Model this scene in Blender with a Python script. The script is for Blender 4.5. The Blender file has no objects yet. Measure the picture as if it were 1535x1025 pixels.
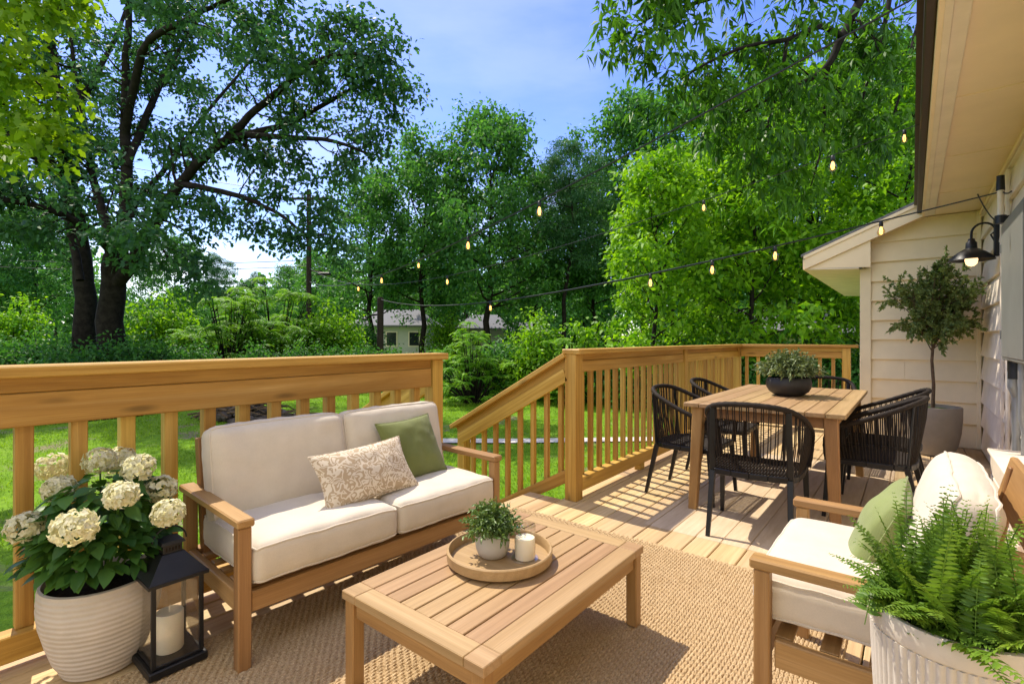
import bpy, math, random
import numpy as np
from mathutils import Vector, Matrix, noise as mnoise

R = math.radians
S = bpy.context.scene
COL = S.collection

# ------------------------------------------------------------------ camera, sky, sun, exposure
YAW = R(38.66)
cam = bpy.data.cameras.new('camera'); camo = bpy.data.objects.new('camera', cam); COL.objects.link(camo)
camo.location = (0, 0, 1.2); camo.rotation_euler = (R(90), 0, YAW)
cam.sensor_width = 36; cam.lens = 36 * 750 / 1535; cam.shift_y = -0.0029
cam.clip_start = .05; cam.clip_end = 2000
S.camera = camo
S.view_settings.view_transform = 'Standard'; S.view_settings.look = 'None'
S.view_settings.exposure = 1.27; S.view_settings.gamma = 1
S.render.engine = 'CYCLES'
S.cycles.use_denoising = True
S.cycles.max_bounces = 8; S.cycles.diffuse_bounces = 4; S.cycles.transmission_bounces = 6
S.cycles.transparent_max_bounces = 12; S.cycles.sample_clamp_indirect = 6

SUN = Vector((-.536, .098, .839)).normalized()          # towards the sun
wd = bpy.data.worlds.new('World'); S.world = wd; wd.use_nodes = True
nt = wd.node_tree; nt.nodes.clear()
def N(nt, t, **k):
    n = nt.nodes.new(t)
    for a, b in k.items(): setattr(n, a, b)
    return n
out = N(nt, 'ShaderNodeOutputWorld'); bg = N(nt, 'ShaderNodeBackground')
sky = N(nt, 'ShaderNodeTexSky', sky_type='NISHITA', sun_disc=False)
sky.sun_elevation = math.asin(SUN.z); sky.sun_rotation = math.atan2(SUN.x, SUN.y)
sky.air_density = 1.0; sky.dust_density = 0.4; sky.ozone_density = 2.2
bg.inputs[1].default_value = .15
tc = N(nt, 'ShaderNodeTexCoord')
mp = N(nt, 'ShaderNodeMapping'); mp.inputs['Scale'].default_value = (1.6, 1.6, 5.5); mp.inputs['Location'].default_value = (.3, .1, .2)
cl = N(nt, 'ShaderNodeTexNoise'); cl.inputs['Scale'].default_value = 1.5; cl.inputs['Detail'].default_value = 7; cl.inputs['Roughness'].default_value = .55
rm = N(nt, 'ShaderNodeMapRange', interpolation_type='SMOOTHSTEP'); rm.inputs[1].default_value = .40; rm.inputs[2].default_value = .72
sx = N(nt, 'ShaderNodeSeparateXYZ')
hz = N(nt, 'ShaderNodeMapRange', interpolation_type='SMOOTHSTEP'); hz.inputs[1].default_value = .05; hz.inputs[2].default_value = .42; hz.inputs[3].default_value = 1; hz.inputs[4].default_value = .10
mu = N(nt, 'ShaderNodeMath', operation='MULTIPLY'); mx = N(nt, 'ShaderNodeMix', data_type='RGBA')
L = nt.links.new
L(tc.outputs['Generated'], mp.inputs[0]); L(mp.outputs[0], cl.inputs['Vector']); L(cl.outputs[0], rm.inputs[0])
L(tc.outputs['Generated'], sx.inputs[0]); L(sx.outputs[2], hz.inputs[0]); L(rm.outputs[0], mu.inputs[0]); L(hz.outputs[0], mu.inputs[1])
hs_ = N(nt, 'ShaderNodeHueSaturation'); hs_.inputs['Saturation'].default_value = 1.26; hs_.inputs['Hue'].default_value = .525; hs_.inputs['Value'].default_value = .80; L(sky.outputs[0], hs_.inputs['Color'])
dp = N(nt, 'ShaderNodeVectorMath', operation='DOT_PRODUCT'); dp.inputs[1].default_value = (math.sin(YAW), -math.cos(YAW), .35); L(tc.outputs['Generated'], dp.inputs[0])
bk = N(nt, 'ShaderNodeMapRange', interpolation_type='SMOOTHSTEP'); bk.inputs[1].default_value = .15; bk.inputs[2].default_value = .7; bk.inputs[3].default_value = 0; bk.inputs[4].default_value = .85; L(dp.outputs['Value'], bk.inputs[0])  # bright cloud bank added behind the camera, out of view, for fill light
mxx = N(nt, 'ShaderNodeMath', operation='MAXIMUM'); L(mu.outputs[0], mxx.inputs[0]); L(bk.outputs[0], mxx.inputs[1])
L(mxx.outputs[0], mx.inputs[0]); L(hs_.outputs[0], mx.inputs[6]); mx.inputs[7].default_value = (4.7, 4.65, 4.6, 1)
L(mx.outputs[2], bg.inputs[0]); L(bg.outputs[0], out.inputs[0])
sl = bpy.data.lights.new('sun', 'SUN'); so = bpy.data.objects.new('sun', sl); COL.objects.link(so)
sl.energy = 2.75; sl.angle = R(.53); sl.color = (1, .91, .76)
so.rotation_euler = (-SUN).to_track_quat('-Z', 'Y').to_euler(); so.location = (-8, 2, 14)

# ------------------------------------------------------------------ helpers
rng = random.Random(7)
nrg = np.random.default_rng(7)
CA, SA = math.cos(YAW), math.sin(YAW)
def W(px, py, Z):                 # a world point seen in direction px,py at forward distance Z
    X = (px - 767.5) / 750 * Z
    return Vector((X * CA - Z * SA, X * SA + Z * CA, 1.2 - (py - 508) / 750 * Z))
def G(px, Z, z=-.8):              # ground point
    p = W(px, 508, Z); p.z = z; return p

def tag(o, label=None, cat=None, group=None, kind=None):
    if label: o['label'] = label
    if cat: o['category'] = cat
    if group: o['group'] = group
    if kind: o['kind'] = kind
    return o
def empty(name, loc, rz=0, label=None, cat=None, group=None):
    o = bpy.data.objects.new(name, None); COL.objects.link(o); o.empty_display_size = .1
    o.location = loc; o.rotation_euler = (0, 0, rz)
    return tag(o, label, cat, group)
def link(name, me, parent=None, mat=None, loc=None, rot=None):
    o = bpy.data.objects.new(name, me); COL.objects.link(o)
    if mat and not me.materials: me.materials.append(mat)
    if parent: o.parent = parent
    if loc is not None: o.location = loc
    if rot is not None: o.rotation_euler = rot
    return o
def copy_tree(o, loc=None, rz=None, scale=None, label=None, group=None):
    def rec(src, par):
        c = src.copy(); COL.objects.link(c)
        if par: c.parent = par
        for ch in list(src.children): rec(ch, c)
        return c
    c = rec(o, None)
    if loc is not None: c.location = loc
    if rz is not None: c.rotation_euler = (0, 0, rz)
    if scale is not None: c.scale = scale if hasattr(scale, '__len__') else (scale,) * 3
    if label: c['label'] = label
    if group: c['group'] = group
    return c

class MB:
    def __init__(s): s.v = []; s.f = []; s.g = []; s.r = []
    def add(s, vs, fs, gr=None, r=None):
        o = len(s.v); s.v += [tuple(v) for v in vs]; s.f += [tuple(i + o for i in f) for f in fs]
        s.g += gr if gr else [tuple(v) for v in vs]; s.r += [rng.random() if r is None else r] * len(vs)
    def box(s, c, d, bev=.003, rot=None, r=None, ax=None):
        hx, hy, hz = d[0] / 2, d[1] / 2, d[2] / 2; b = min(bev, hx * .45, hy * .45, hz * .45)
        vs = []; idx = {}
        for sx_ in (-1, 1):
            for sy in (-1, 1):
                for sz in (-1, 1):
                    for k in range(3):
                        p = [sx_ * hx, sy * hy, sz * hz]
                        for q in range(3):
                            if q != k: p[q] -= (sx_, sy, sz)[q] * b
                        idx[(sx_, sy, sz, k)] = len(vs); vs.append(p)
        fs = []; I = idx
        for k in range(3):
            a, c2 = [q for q in range(3) if q != k]
            for sg in (-1, 1):
                loop = []
                for (u, w) in ((-1, -1), (1, -1), (1, 1), (-1, 1)):
                    t = [0, 0, 0]; t[k] = sg; t[a] = u; t[c2] = w; loop.append(I[(t[0], t[1], t[2], k)])
                if (sg > 0) == (k == 1): loop.reverse()
                fs.append(loop)
        for k in range(3):                        # edges along axis k
            a, c2 = [q for q in range(3) if q != k]
            for u in (-1, 1):
                for w in (-1, 1):
                    t0 = [0, 0, 0]; t0[a] = u; t0[c2] = w; t0[k] = -1; t1 = list(t0); t1[k] = 1
                    loop = [I[(*t0, a)], I[(*t1, a)], I[(*t1, c2)], I[(*t0, c2)]]
                    n = Vector(vs[loop[1]]) - Vector(vs[loop[0]]); m = Vector(vs[loop[2]]) - Vector(vs[loop[1]])
                    ou = Vector([0, 0, 0]); ou[a] = u; ou[c2] = w
                    if n.cross(m).dot(ou) < 0: loop.reverse()
                    fs.append(loop)
        for sx_ in (-1, 1):
            for sy in (-1, 1):
                for sz in (-1, 1):
                    loop = [I[(sx_, sy, sz, k)] for k in range(3)]
                    if sx_ * sy * sz < 0: loop.reverse()
                    fs.append(loop)
        if ax is None: ax = max(range(3), key=lambda q: d[q])
        o1, o2 = [q for q in range(3) if q != ax]
        of = (rng.random() * 40, rng.random() * 40, rng.random() * 40)
        gr = [(v[ax] + of[0], v[o1] + of[1], v[o2] + of[2]) for v in vs]
        c = Vector(c)
        ws = [c + (rot @ Vector(v) if rot else Vector(v)) for v in vs]
        s.add(ws, fs, gr, r)
        return s
    def beam(s, p0, p1, w, h, bev=.003, up=(0, 0, 1), r=None):      # a board from p0 to p1, w across, h along up
        p0, p1 = Vector(p0), Vector(p1); d = (p1 - p0); l = d.length; x = d.normalized()
        y = Vector(up).cross(x).normalized(); z = x.cross(y)
        return s.box((p0 + p1) / 2, (l, w, h), bev, Matrix((x, y, z)).transposed(), r, 0)
    def taper(s, p0, p1, a0, a1, r=None):                            # square leg tapering a0 -> a1
        p0, p1 = Vector(p0), Vector(p1); vs = []
        for p, a in ((p0, a0), (p1, a1)):
            c = a * .14
            for (x, y) in ((-a + c, -a), (a - c, -a), (a, -a + c), (a, a - c), (a - c, a), (-a + c, a), (-a, a - c), (-a, -a + c)):
                vs.append(p + Vector((x, y, 0)))
        fs = [tuple((i, (i + 1) % 8, 8 + (i + 1) % 8, 8 + i)) for i in range(8)] + [tuple(range(7, -1, -1)), tuple(range(8, 16))]
        if p1.z < p0.z: fs = [tuple(reversed(f)) for f in fs]
        of = rng.random() * 40
        s.add(vs, fs, [(v.z + of, v.x, v.y + of) for v in vs], r); return s
    def tube(s, pts, rad, n=6, caps=True, closed=False, r=None):
        pts = [Vector(p) for p in pts]; m = len(pts)
        rad = rad if hasattr(rad, '__len__') else [rad] * m
        vs = []; gr = []; prev = None; of = rng.random() * 30; acc = 0
        for i, p in enumerate(pts):
            if closed: t = pts[(i + 1) % m] - pts[i - 1]
            else: t = pts[min(i + 1, m - 1)] - pts[max(i - 1, 0)]
            t = t.normalized() if t.length > 1e-9 else Vector((0, 0, 1))
            if prev is None: a = t.orthogonal().normalized()
            else:
                a = prev - t * prev.dot(t); a = a.normalized() if a.length > 1e-6 else t.orthogonal().normalized()
            prev = a; b = t.cross(a)
            if i: acc += (p - pts[i - 1]).length
            for k in range(n):
                an = 2 * math.pi * k / n; q = a * math.cos(an) + b * math.sin(an)
                vs.append(p + q * rad[i]); gr.append((acc + of, math.cos(an) * rad[i], math.sin(an) * rad[i] + of))
        fs = []
        for i in range(m if closed else m - 1):
            j = (i + 1) % m
            for k in range(n):
                k2 = (k + 1) % n; fs.append((i * n + k, i * n + k2, j * n + k2, j * n + k))
        if caps and not closed: fs += [tuple(range(n - 1, -1, -1)), tuple((m - 1) * n + k for k in range(n))]
        s.add(vs, fs, gr, r); return s
    def lathe(s, prof, c=(0, 0, 0), n=40, mod=None, r=None):
        vs = []; fs = []; m = len(prof); c = Vector(c)
        for (ra, z) in prof:
            for k in range(n):
                an = 2 * math.pi * k / n; rr = ra * (mod(an, z) if mod else 1)
                vs.append(c + Vector((rr * math.cos(an), rr * math.sin(an), z)))
        for i in range(m - 1):
            for k in range(n):
                k2 = (k + 1) % n; fs.append((i * n + k, i * n + k2, (i + 1) * n + k2, (i + 1) * n + k))
        if prof[0][0] > 1e-5: fs.append(tuple(range(n - 1, -1, -1)))
        if prof[-1][0] > 1e-5: fs.append(tuple((m - 1) * n + k for k in range(n)))
        s.add(vs, fs, None, r); return s
    def mesh(s, name, smooth=False, ang=38):
        me = bpy.data.meshes.new(name); me.from_pydata(s.v, [], s.f)
        a = me.attributes.new('gr', 'FLOAT_VECTOR', 'POINT'); a.data.foreach_set('vector', np.array(s.g, dtype=np.float32).ravel())
        a = me.attributes.new('rnd', 'FLOAT', 'POINT'); a.data.foreach_set('value', np.array(s.r, dtype=np.float32))
        if smooth:
            me.shade_smooth(); me.set_sharp_from_angle(angle=R(ang))
        me.validate(); me.update(); return me
    def build(s, name, mat, parent=None, smooth=False, loc=None, rot=None, ang=38):
        return link(name, s.mesh(name, smooth, ang), parent, mat, loc, rot)

def npmesh(name, co, faces_n, nverts_per, rnd=None, smooth=False):
    """co (N*k,3); faces_n: int array (F,n) of vertex indices."""
    me = bpy.data.meshes.new(name); me.vertices.add(len(co)); me.vertices.foreach_set('co', np.ascontiguousarray(co, dtype=np.float32).ravel())
    F, n = faces_n.shape
    me.loops.add(F * n); me.loops.foreach_set('vertex_index', faces_n.astype(np.int32).ravel())
    me.polygons.add(F); me.polygons.foreach_set('loop_start', np.arange(F, dtype=np.int32) * n)
    if rnd is not None:
        a = me.attributes.new('rnd', 'FLOAT', 'POINT'); a.data.foreach_set('value', rnd.astype(np.float32))
    if smooth: me.shade_smooth()
    me.update(calc_edges=True); return me

def unit(a): return a / np.maximum(np.linalg.norm(a, axis=1, keepdims=True), 1e-9)
SHAPES = {
    'oval': [(0, 0), (.3, .5), (.7, .4), (1, 0), (.7, -.4), (.3, -.5)],
    'diamond': [(0, 0), (.45, .5), (1, 0), (.45, -.5)],
    'lobed': [(0, .05), (.18, .5), (.42, .28), (.6, .5), (1, 0), (.6, -.5), (.42, -.28), (.18, -.5)],
}
def leaves(name, pos, dr, nr, Ls, Ws, mat, parent, shape='oval', rnd=None, fold=.0, droop=.0):
    pos = np.asarray(pos, float); n = len(pos); dr = unit(np.asarray(dr, float)); sd = unit(np.cross(np.asarray(nr, float), dr)); up = np.cross(dr, sd)
    Ls = np.broadcast_to(np.asarray(Ls, float), (n,))[:, None]; Ws = np.broadcast_to(np.asarray(Ws, float), (n,))[:, None]
    if rnd is None: rnd = nrg.random(n)
    if shape == 'fold':                               # two halves along a bent midrib
        T = [(0, 0, 0), (.22, .42, .35), (.5, .5, .42), (.8, .28, .3), (1, 0, 0), (.8, -.28, .3), (.5, -.5, .42), (.22, -.42, .35), (.5, 0, 0)]
        fc = np.array([(0, 8, 2, 1), (8, 4, 3, 2), (0, 7, 6, 8), (8, 6, 5, 4)])
    else:
        T = [(a, b, abs(b)) for a, b in SHAPES[shape]]; fc = np.array([tuple(range(len(T)))])
    k = len(T); co = np.empty((n, k, 3))
    for i, (a, b, h) in enumerate(T):
        co[:, i] = pos + dr * Ls * a + sd * Ws * b + up * (Ws * h * fold) - np.array([0, 0, 1.]) * (Ls * droop * a * a)
    f = (np.arange(n)[:, None, None] * k + fc[None]).reshape(-1, fc.shape[1])
    me = npmesh(name, co.reshape(-1, 3), f, k, np.repeat(rnd, k), smooth=(shape == 'fold'))
    return link(name, me, parent, mat)

# ------------------------------------------------------------------ materials
def newmat(name):
    m = bpy.data.materials.new(name); m.use_nodes = True; t = m.node_tree
    b = t.nodes['Principled BSDF']; return m, t, b
def rgb(c): return (c[0], c[1], c[2], 1)
def mixc(t, fac, a, b, mode='MIX'):
    n = N(t, 'ShaderNodeMix', data_type='RGBA', blend_type=mode)
    for sck, v in ((0, fac), (6, a), (7, b)):
        if hasattr(v, 'links'): t.links.new(v, n.inputs[sck])
        elif hasattr(v, '__len__'): n.inputs[sck].default_value = rgb(v)
        else: n.inputs[sck].default_value = v
    return n.outputs[2]
def noise(t, vec, scale=5, detail=4, rough=.5, dist=0, mscale=None):
    if mscale:
        mm = N(t, 'ShaderNodeMapping'); mm.inputs['Scale'].default_value = mscale; t.links.new(vec, mm.inputs[0]); vec = mm.outputs[0]
    n = N(t, 'ShaderNodeTexNoise'); n.inputs['Scale'].default_value = scale; n.inputs['Detail'].default_value = detail
    n.inputs['Roughness'].default_value = rough; n.inputs['Distortion'].default_value = dist
    t.links.new(vec, n.inputs['Vector']); return n.outputs[0]
def ramp(t, fac, stops):
    n = N(t, 'ShaderNodeValToRGB'); e = n.color_ramp.elements
    while len(e) < len(stops): e.new(.5)
    for x, (p, c) in zip(e, stops): x.position = p; x.color = rgb(c)
    t.links.new(fac, n.inputs[0]); return n.outputs[0]
def rang(t, fac, a, b, c=0, d=1):
    n = N(t, 'ShaderNodeMapRange'); 
    for i, v in enumerate((a, b, c, d)): n.inputs[i + 1].default_value = v
    t.links.new(fac, n.inputs[0]); return n.outputs[0]
def bump(t, b, h, strength=.3, dist=.002):
    n = N(t, 'ShaderNodeBump'); n.inputs['Strength'].default_value = strength; n.inputs['Distance'].default_value = dist
    t.links.new(h, n.inputs['Height']); t.links.new(n.outputs[0], b.inputs['Normal'])
def attr(t, name, o=1):
    n = N(t, 'ShaderNodeAttribute', attribute_name=name); return n.outputs[o]

def wood(name, dark, mid, light, rough=.55, knots=0., var=.25, ring=1., grey=None):
    m, t, b = newmat(name); g = attr(t, 'gr'); r = attr(t, 'rnd', 2)
    n1 = noise(t, g, 1, 5, .55, .9, (.9, 15, 15))
    mm = N(t, 'ShaderNodeMapping'); mm.inputs['Scale'].default_value = (.55, 9, 9); t.links.new(g, mm.inputs[0])
    wv = N(t, 'ShaderNodeTexWave', wave_type='RINGS', rings_direction='X'); wv.inputs['Scale'].default_value = 1.3
    wv.inputs['Distortion'].default_value = 5; wv.inputs['Detail'].default_value = 2.5; wv.inputs['Detail Scale'].default_value = .8
    t.links.new(mm.outputs[0], wv.inputs['Vector'])
    fs = noise(t, g, 1, 4, .65, 0, (5, 260, 260))
    base = ramp(t, n1, [(.25, dark), (.5, mid), (.75, light)])
    c = mixc(t, rang(t, wv.outputs['Fac'], .45, 1, 0, .42 * ring), base, dark)
    c = mixc(t, rang(t, fs, .35, .7, .32, 0), c, [x * .55 for x in dark])
    hv = N(t, 'ShaderNodeHueSaturation'); t.links.new(c, hv.inputs['Color']); t.links.new(rang(t, r, 0, 1, 1 - var, 1 + var), hv.inputs['Value'])
    t.links.new(rang(t, r, 0, 1, .49, .506), hv.inputs['Hue'])
    c = hv.outputs[0]
    if grey:
        gn = noise(t, g, 1, 4, .6, .3, (1.2, 4, 4)); c = mixc(t, rang(t, gn, .42, .72, 0, .6), c, grey)
    if knots:
        km = N(t, 'ShaderNodeMapping'); km.inputs['Scale'].default_value = (2.1, 9, 9); t.links.new(g, km.inputs[0])
        vo = N(t, 'ShaderNodeTexVoronoi'); vo.inputs['Scale'].default_value = 1; t.links.new(km.outputs[0], vo.inputs['Vector'])
        c = mixc(t, rang(t, vo.outputs['Distance'], .06, .17, knots, 0), c, [x * .22 for x in dark])
    t.links.new(c, b.inputs['Base Color']); b.inputs['Roughness'].default_value = rough
    b.inputs['Specular IOR Level'].default_value = .3
    bump(t, b, fs, .35, .0015); return m

def plain(name, c, rough=.5, metal=0, var=.12, sc=8, bmp=0, spec=.5, bsc=60):
    m, t, b = newmat(name); o = N(t, 'ShaderNodeTexCoord').outputs['Object']
    n1 = noise(t, o, sc, 5, .6); t.links.new(ramp(t, n1, [(.3, [x * (1 - var) for x in c]), (.7, [min(1, x * (1 + var)) for x in c])]), b.inputs['Base Color'])
    b.inputs['Roughness'].default_value = rough; b.inputs['Metallic'].default_value = metal; b.inputs['Specular IOR Level'].default_value = spec
    if bmp: bump(t, b, noise(t, o, bsc, 4, .6), bmp, .003)
    return m

def fabric(name, c, var=.08, scale=900, pattern=None):
    m, t, b = newmat(name); o = N(t, 'ShaderNodeTexCoord').outputs['Object']
    n1 = noise(t, o, 7, 6, .65)
    col = ramp(t, n1, [(.3, [x * (1 - var) for x in c]), (.7, [min(1, x * (1 + var * .6)) for x in c])])
    ws = []
    for d in ('X', 'Y', 'Z'):
        w = N(t, 'ShaderNodeTexWave', bands_direction=d); w.inputs['Scale'].default_value = scale / 6.28; w.inputs['Distortion'].default_value = 1.5; w.inputs['Detail'].default_value = 1
        t.links.new(o, w.inputs['Vector']); ws.append(w.outputs['Fac'])
    a1 = N(t, 'ShaderNodeMath', operation='ADD'); t.links.new(ws[0], a1.inputs[0]); t.links.new(ws[1], a1.inputs[1])
    a2 = N(t, 'ShaderNodeMath', operation='ADD'); t.links.new(a1.outputs[0], a2.inputs[0]); t.links.new(ws[2], a2.inputs[1])
    thread = noise(t, o, 260, 3, .7)
    col = mixc(t, rang(t, thread, .35, .65, .16, 0), col, [x * .6 for x in c])
    if pattern: col = pattern(t, o, col)
    t.links.new(col, b.inputs['Base Color']); b.inputs['Roughness'].default_value = .9; b.inputs['Specular IOR Level'].default_value = .15
    b.inputs['Sheen Weight'].default_value = .25; b.inputs['Sheen Roughness'].default_value = .5
    bump(t, b, a2.outputs[0], .25, .0006); return m

def leafmat(name, dark, light, trans=.4, rough=.45, tint=(1.25, 1.2, .5), spec=.35):
    m, t, b = newmat(name); r = attr(t, 'rnd', 2); o = N(t, 'ShaderNodeTexCoord').outputs['Object']
    n1 = noise(t, o, .9, 3, .6)
    md = N(t, 'ShaderNodeMath', operation='ADD'); t.links.new(rang(t, r, 0, 1, 0, .62), md.inputs[0]); t.links.new(rang(t, n1, .3, .7, 0, .38), md.inputs[1])
    c = ramp(t, md.outputs[0], [(.1, dark), (.9, light)])
    t.links.new(c, b.inputs['Base Color']); b.inputs['Roughness'].default_value = rough; b.inputs['Specular IOR Level'].default_value = spec
    tr = N(t, 'ShaderNodeBsdfTranslucent'); t.links.new(mixc(t, 1, c, tint, 'MULTIPLY'), tr.inputs[0])
    ms = N(t, 'ShaderNodeMixShader'); ms.inputs[0].default_value = trans
    t.links.new(b.outputs[0], ms.inputs[1]); t.links.new(tr.outputs[0], ms.inputs[2])
    t.links.new(ms.outputs[0], t.nodes['Material Output'].inputs['Surface']); return m

M = {}
M['pine'] = wood('pine_lumber', (.36, .185, .028), (.55, .325, .066), (.66, .43, .12), .5, .6, .14, 1.1)
M['deck'] = wood('deck_boards', (.42, .265, .115), (.58, .41, .205), (.66, .49, .27), .62, .6, .17, .9, (.46, .345, .21))
M['teak'] = wood('teak', (.25, .13, .044), (.375, .21, .076), (.45, .27, .11), .48, .0, .12, .6)
M['teak_top'] = wood('teak_top', (.31, .195, .085), (.42, .272, .128), (.48, .325, .168), .5, 0, .08, .7)
M['linen'] = fabric('cream_linen', (.62, .54, .43))
M['green_cloth'] = fabric('olive_velvet', (.155, .175, .05), .14)
M['light_green'] = fabric('sage_cloth', (.21, .25, .08), .12)
def squig(t, o, col):
    n1 = noise(t, o, 30, .6, .5, .7)
    w = N(t, 'ShaderNodeMath', operation='SINE'); mu2 = N(t, 'ShaderNodeMath', operation='MULTIPLY'); mu2.inputs[1].default_value = 30
    t.links.new(n1, mu2.inputs[0]); t.links.new(mu2.outputs[0], w.inputs[0])
    return mixc(t, rang(t, w.outputs[0], -.12, .12), (.43, .32, .20), col)
M['patterned'] = fabric('patterned_linen', (.70, .60, .46), .06, 900, squig)
M['rope'] = plain('charcoal_rope', (.024, .018, .014), .75, 0, .3, 60, .6, .18, 400)
M['black_metal'] = plain('black_metal', (.012, .012, .013), .42, .3, .2, 20, .1)
M['dark_pad'] = fabric('charcoal_pad', (.04, .038, .036), .1)
M['paint'] = plain('cream_paint', (.76, .64, .43), .55, 0, .07, 3, .15, .4, 90)
M['soffit'] = plain('soffit_paint', (.80, .65, .44), .6, 0, .06, 2, .15, .4, 60)
M['white'] = plain('white_paint', (.76, .66, .52), .55, 0, .08, 5, .2, .4, 70)
M['brown_metal'] = plain('brown_gutter', (.04, .025, .018), .45, .2, .2, 6)
M['grey_box'] = plain('grey_enclosure', (.21, .21, .19), .45, .25, .08, 5)
M['conduit'] = plain('grey_conduit', (.28, .29, .29), .5, .2, .1, 9)
M['shingle'] = plain('roof_shingle', (.15, .15, .155), .9, 0, .3, 30, .6)
M['concrete'] = plain('path_concrete', (.52, .49, .44), .9, 0, .15, 12, .4)
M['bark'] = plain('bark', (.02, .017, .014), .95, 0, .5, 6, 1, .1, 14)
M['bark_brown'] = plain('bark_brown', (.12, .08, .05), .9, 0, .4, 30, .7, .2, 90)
M['pole'] = plain('pole_wood', (.035, .026, .02), .9, 0, .3, 8, .6, .2)
M['soil'] = plain('potting_soil', (.02, .014, .01), 1, 0, .5, 60, 1, .1, 120)
M['moss'] = plain('moss', (.06, .11, .02), 1, 0, .5, 60, 1, .1, 160)
M['wax'] = plain('wax', (.82, .74, .58), .45, 0, .03, 8, 0, .4)
M['wax'].node_tree.nodes['Principled BSDF'].inputs['Subsurface Weight'].default_value = .25
M['wax'].node_tree.nodes['Principled BSDF'].inputs['Subsurface Radius'].default_value = (.02, .012, .006)
M['tray_floor'] = plain('greywashed_board', (.40, .385, .36), .7, 0, .25, 30, .3)
M['petal'] = leafmat('petal', (.74, .71, .45), (.92, .88, .70), .42, .6, (1, 1, .8), .2)
M['bluewhite'] = plain('pale_siding', (.45, .45, .42), .7, 0, .06, 4)
M['yellowwall'] = plain('yellow_wall', (.55, .55, .30), .7, 0, .08, 4)
M['glass_dark'] = plain('window_glass', (.02, .025, .03), .1, 0, .1, 3)

def ceramic(name, c, band=0, rough=.75):
    m, t, b = newmat(name); o = N(t, 'ShaderNodeTexCoord').outputs['Object']
    n1 = noise(t, o, 9, 6, .65); n2 = noise(t, o, 90, 3, .6)
    col = ramp(t, n1, [(.3, [x * .86 for x in c]), (.7, c)]); col = mixc(t, rang(t, n2, .6, .75, 0, .18), col, [x * .6 for x in c])
    t.links.new(col, b.inputs['Base Color']); b.inputs['Roughness'].default_value = rough; b.inputs['Specular IOR Level'].default_value = .3
    if band:
        w = N(t, 'ShaderNodeTexWave', bands_direction='Z'); w.inputs['Scale'].default_value = band; w.inputs['Distortion'].default_value = 1.2; w.inputs['Detail'].default_value = 3
        t.links.new(o, w.inputs['Vector']); bump(t, b, w.outputs['Fac'], .45, .004)
    else: bump(t, b, n2, .3, .002)
    return m
M['pot_cream'] = ceramic('cream_stoneware', (.60, .53, .45), 16)
M['pot_white'] = ceramic('white_stoneware', (.60, .54, .45))
M['pot_small'] = ceramic('speckled_stoneware', (.50, .47, .42))
M['pot_grey'] = ceramic('grey_concrete', (.33, .28, .215))
M['pot_black'] = plain('matt_black_bowl', (.02, .018, .017), .55, 0, .2, 20)

def glass(name, tint=(1, 1, 1), a=.12):
    m, t, b = newmat(name); tr = N(t, 'ShaderNodeBsdfTransparent'); tr.inputs[0].default_value = rgb(tint)
    gl = N(t, 'ShaderNodeBsdfGlossy'); gl.inputs['Roughness'].default_value = .02
    fr = N(t, 'ShaderNodeLayerWeight'); fr.inputs[0].default_value = .25
    ms = N(t, 'ShaderNodeMixShader'); t.links.new(rang(t, fr.outputs['Facing'], 0, 1, .03, .6), ms.inputs[0])
    t.links.new(tr.outputs[0], ms.inputs[1]); t.links.new(gl.outputs[0], ms.inputs[2]); t.links.new(ms.outputs[0], t.nodes['Material Output'].inputs[0]); return m
M['glass'] = glass('clear_glass', (.97, .97, .96))
M['amber_glass'] = glass('amber_glass', (1, .86, .6))
def emit(name, c, s):
    m, t, b = newmat(name); b.inputs['Base Color'].default_value = rgb(c); b.inputs['Emission Color'].default_value = rgb(c); b.inputs['Emission Strength'].default_value = s; return m
M['filament'] = emit('lit_filament', (1, .58, .18), 1.7)
M['warm_bulb'] = emit('lit_bulb', (1, .66, .32), .9)

# foliage
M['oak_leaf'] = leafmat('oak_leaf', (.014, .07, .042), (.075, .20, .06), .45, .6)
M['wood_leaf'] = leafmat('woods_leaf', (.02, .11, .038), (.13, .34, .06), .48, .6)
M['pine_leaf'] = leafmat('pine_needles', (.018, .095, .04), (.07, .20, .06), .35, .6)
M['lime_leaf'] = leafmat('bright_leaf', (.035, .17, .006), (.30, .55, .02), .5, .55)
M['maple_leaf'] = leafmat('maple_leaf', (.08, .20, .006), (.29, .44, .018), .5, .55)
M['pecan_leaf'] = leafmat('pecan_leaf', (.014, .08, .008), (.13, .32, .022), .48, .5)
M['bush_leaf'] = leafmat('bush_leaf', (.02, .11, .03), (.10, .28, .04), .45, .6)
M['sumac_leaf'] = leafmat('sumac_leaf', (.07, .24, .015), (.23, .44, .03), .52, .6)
M['grass_blade'] = leafmat('grass_blade', (.10, .24, .008), (.26, .42, .02), .45, .6)
M['hyd_leaf'] = leafmat('hydrangea_leaf', (.025, .085, .016), (.095, .22, .036), .32, .42)
M['fern_leaf'] = leafmat('fern_leaf', (.035, .12, .010), (.22, .36, .04), .35, .45)
M['box_leaf'] = leafmat('boxwood_leaf', (.05, .11, .02), (.20, .30, .09), .3, .4)
M['olive_leaf'] = leafmat('olive_leaf', (.08, .14, .035), (.32, .40, .15), .4, .5)
M['bowl_leaf'] = leafmat('trailing_leaf', (.05, .09, .03), (.24, .30, .13), .25, .5)

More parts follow.
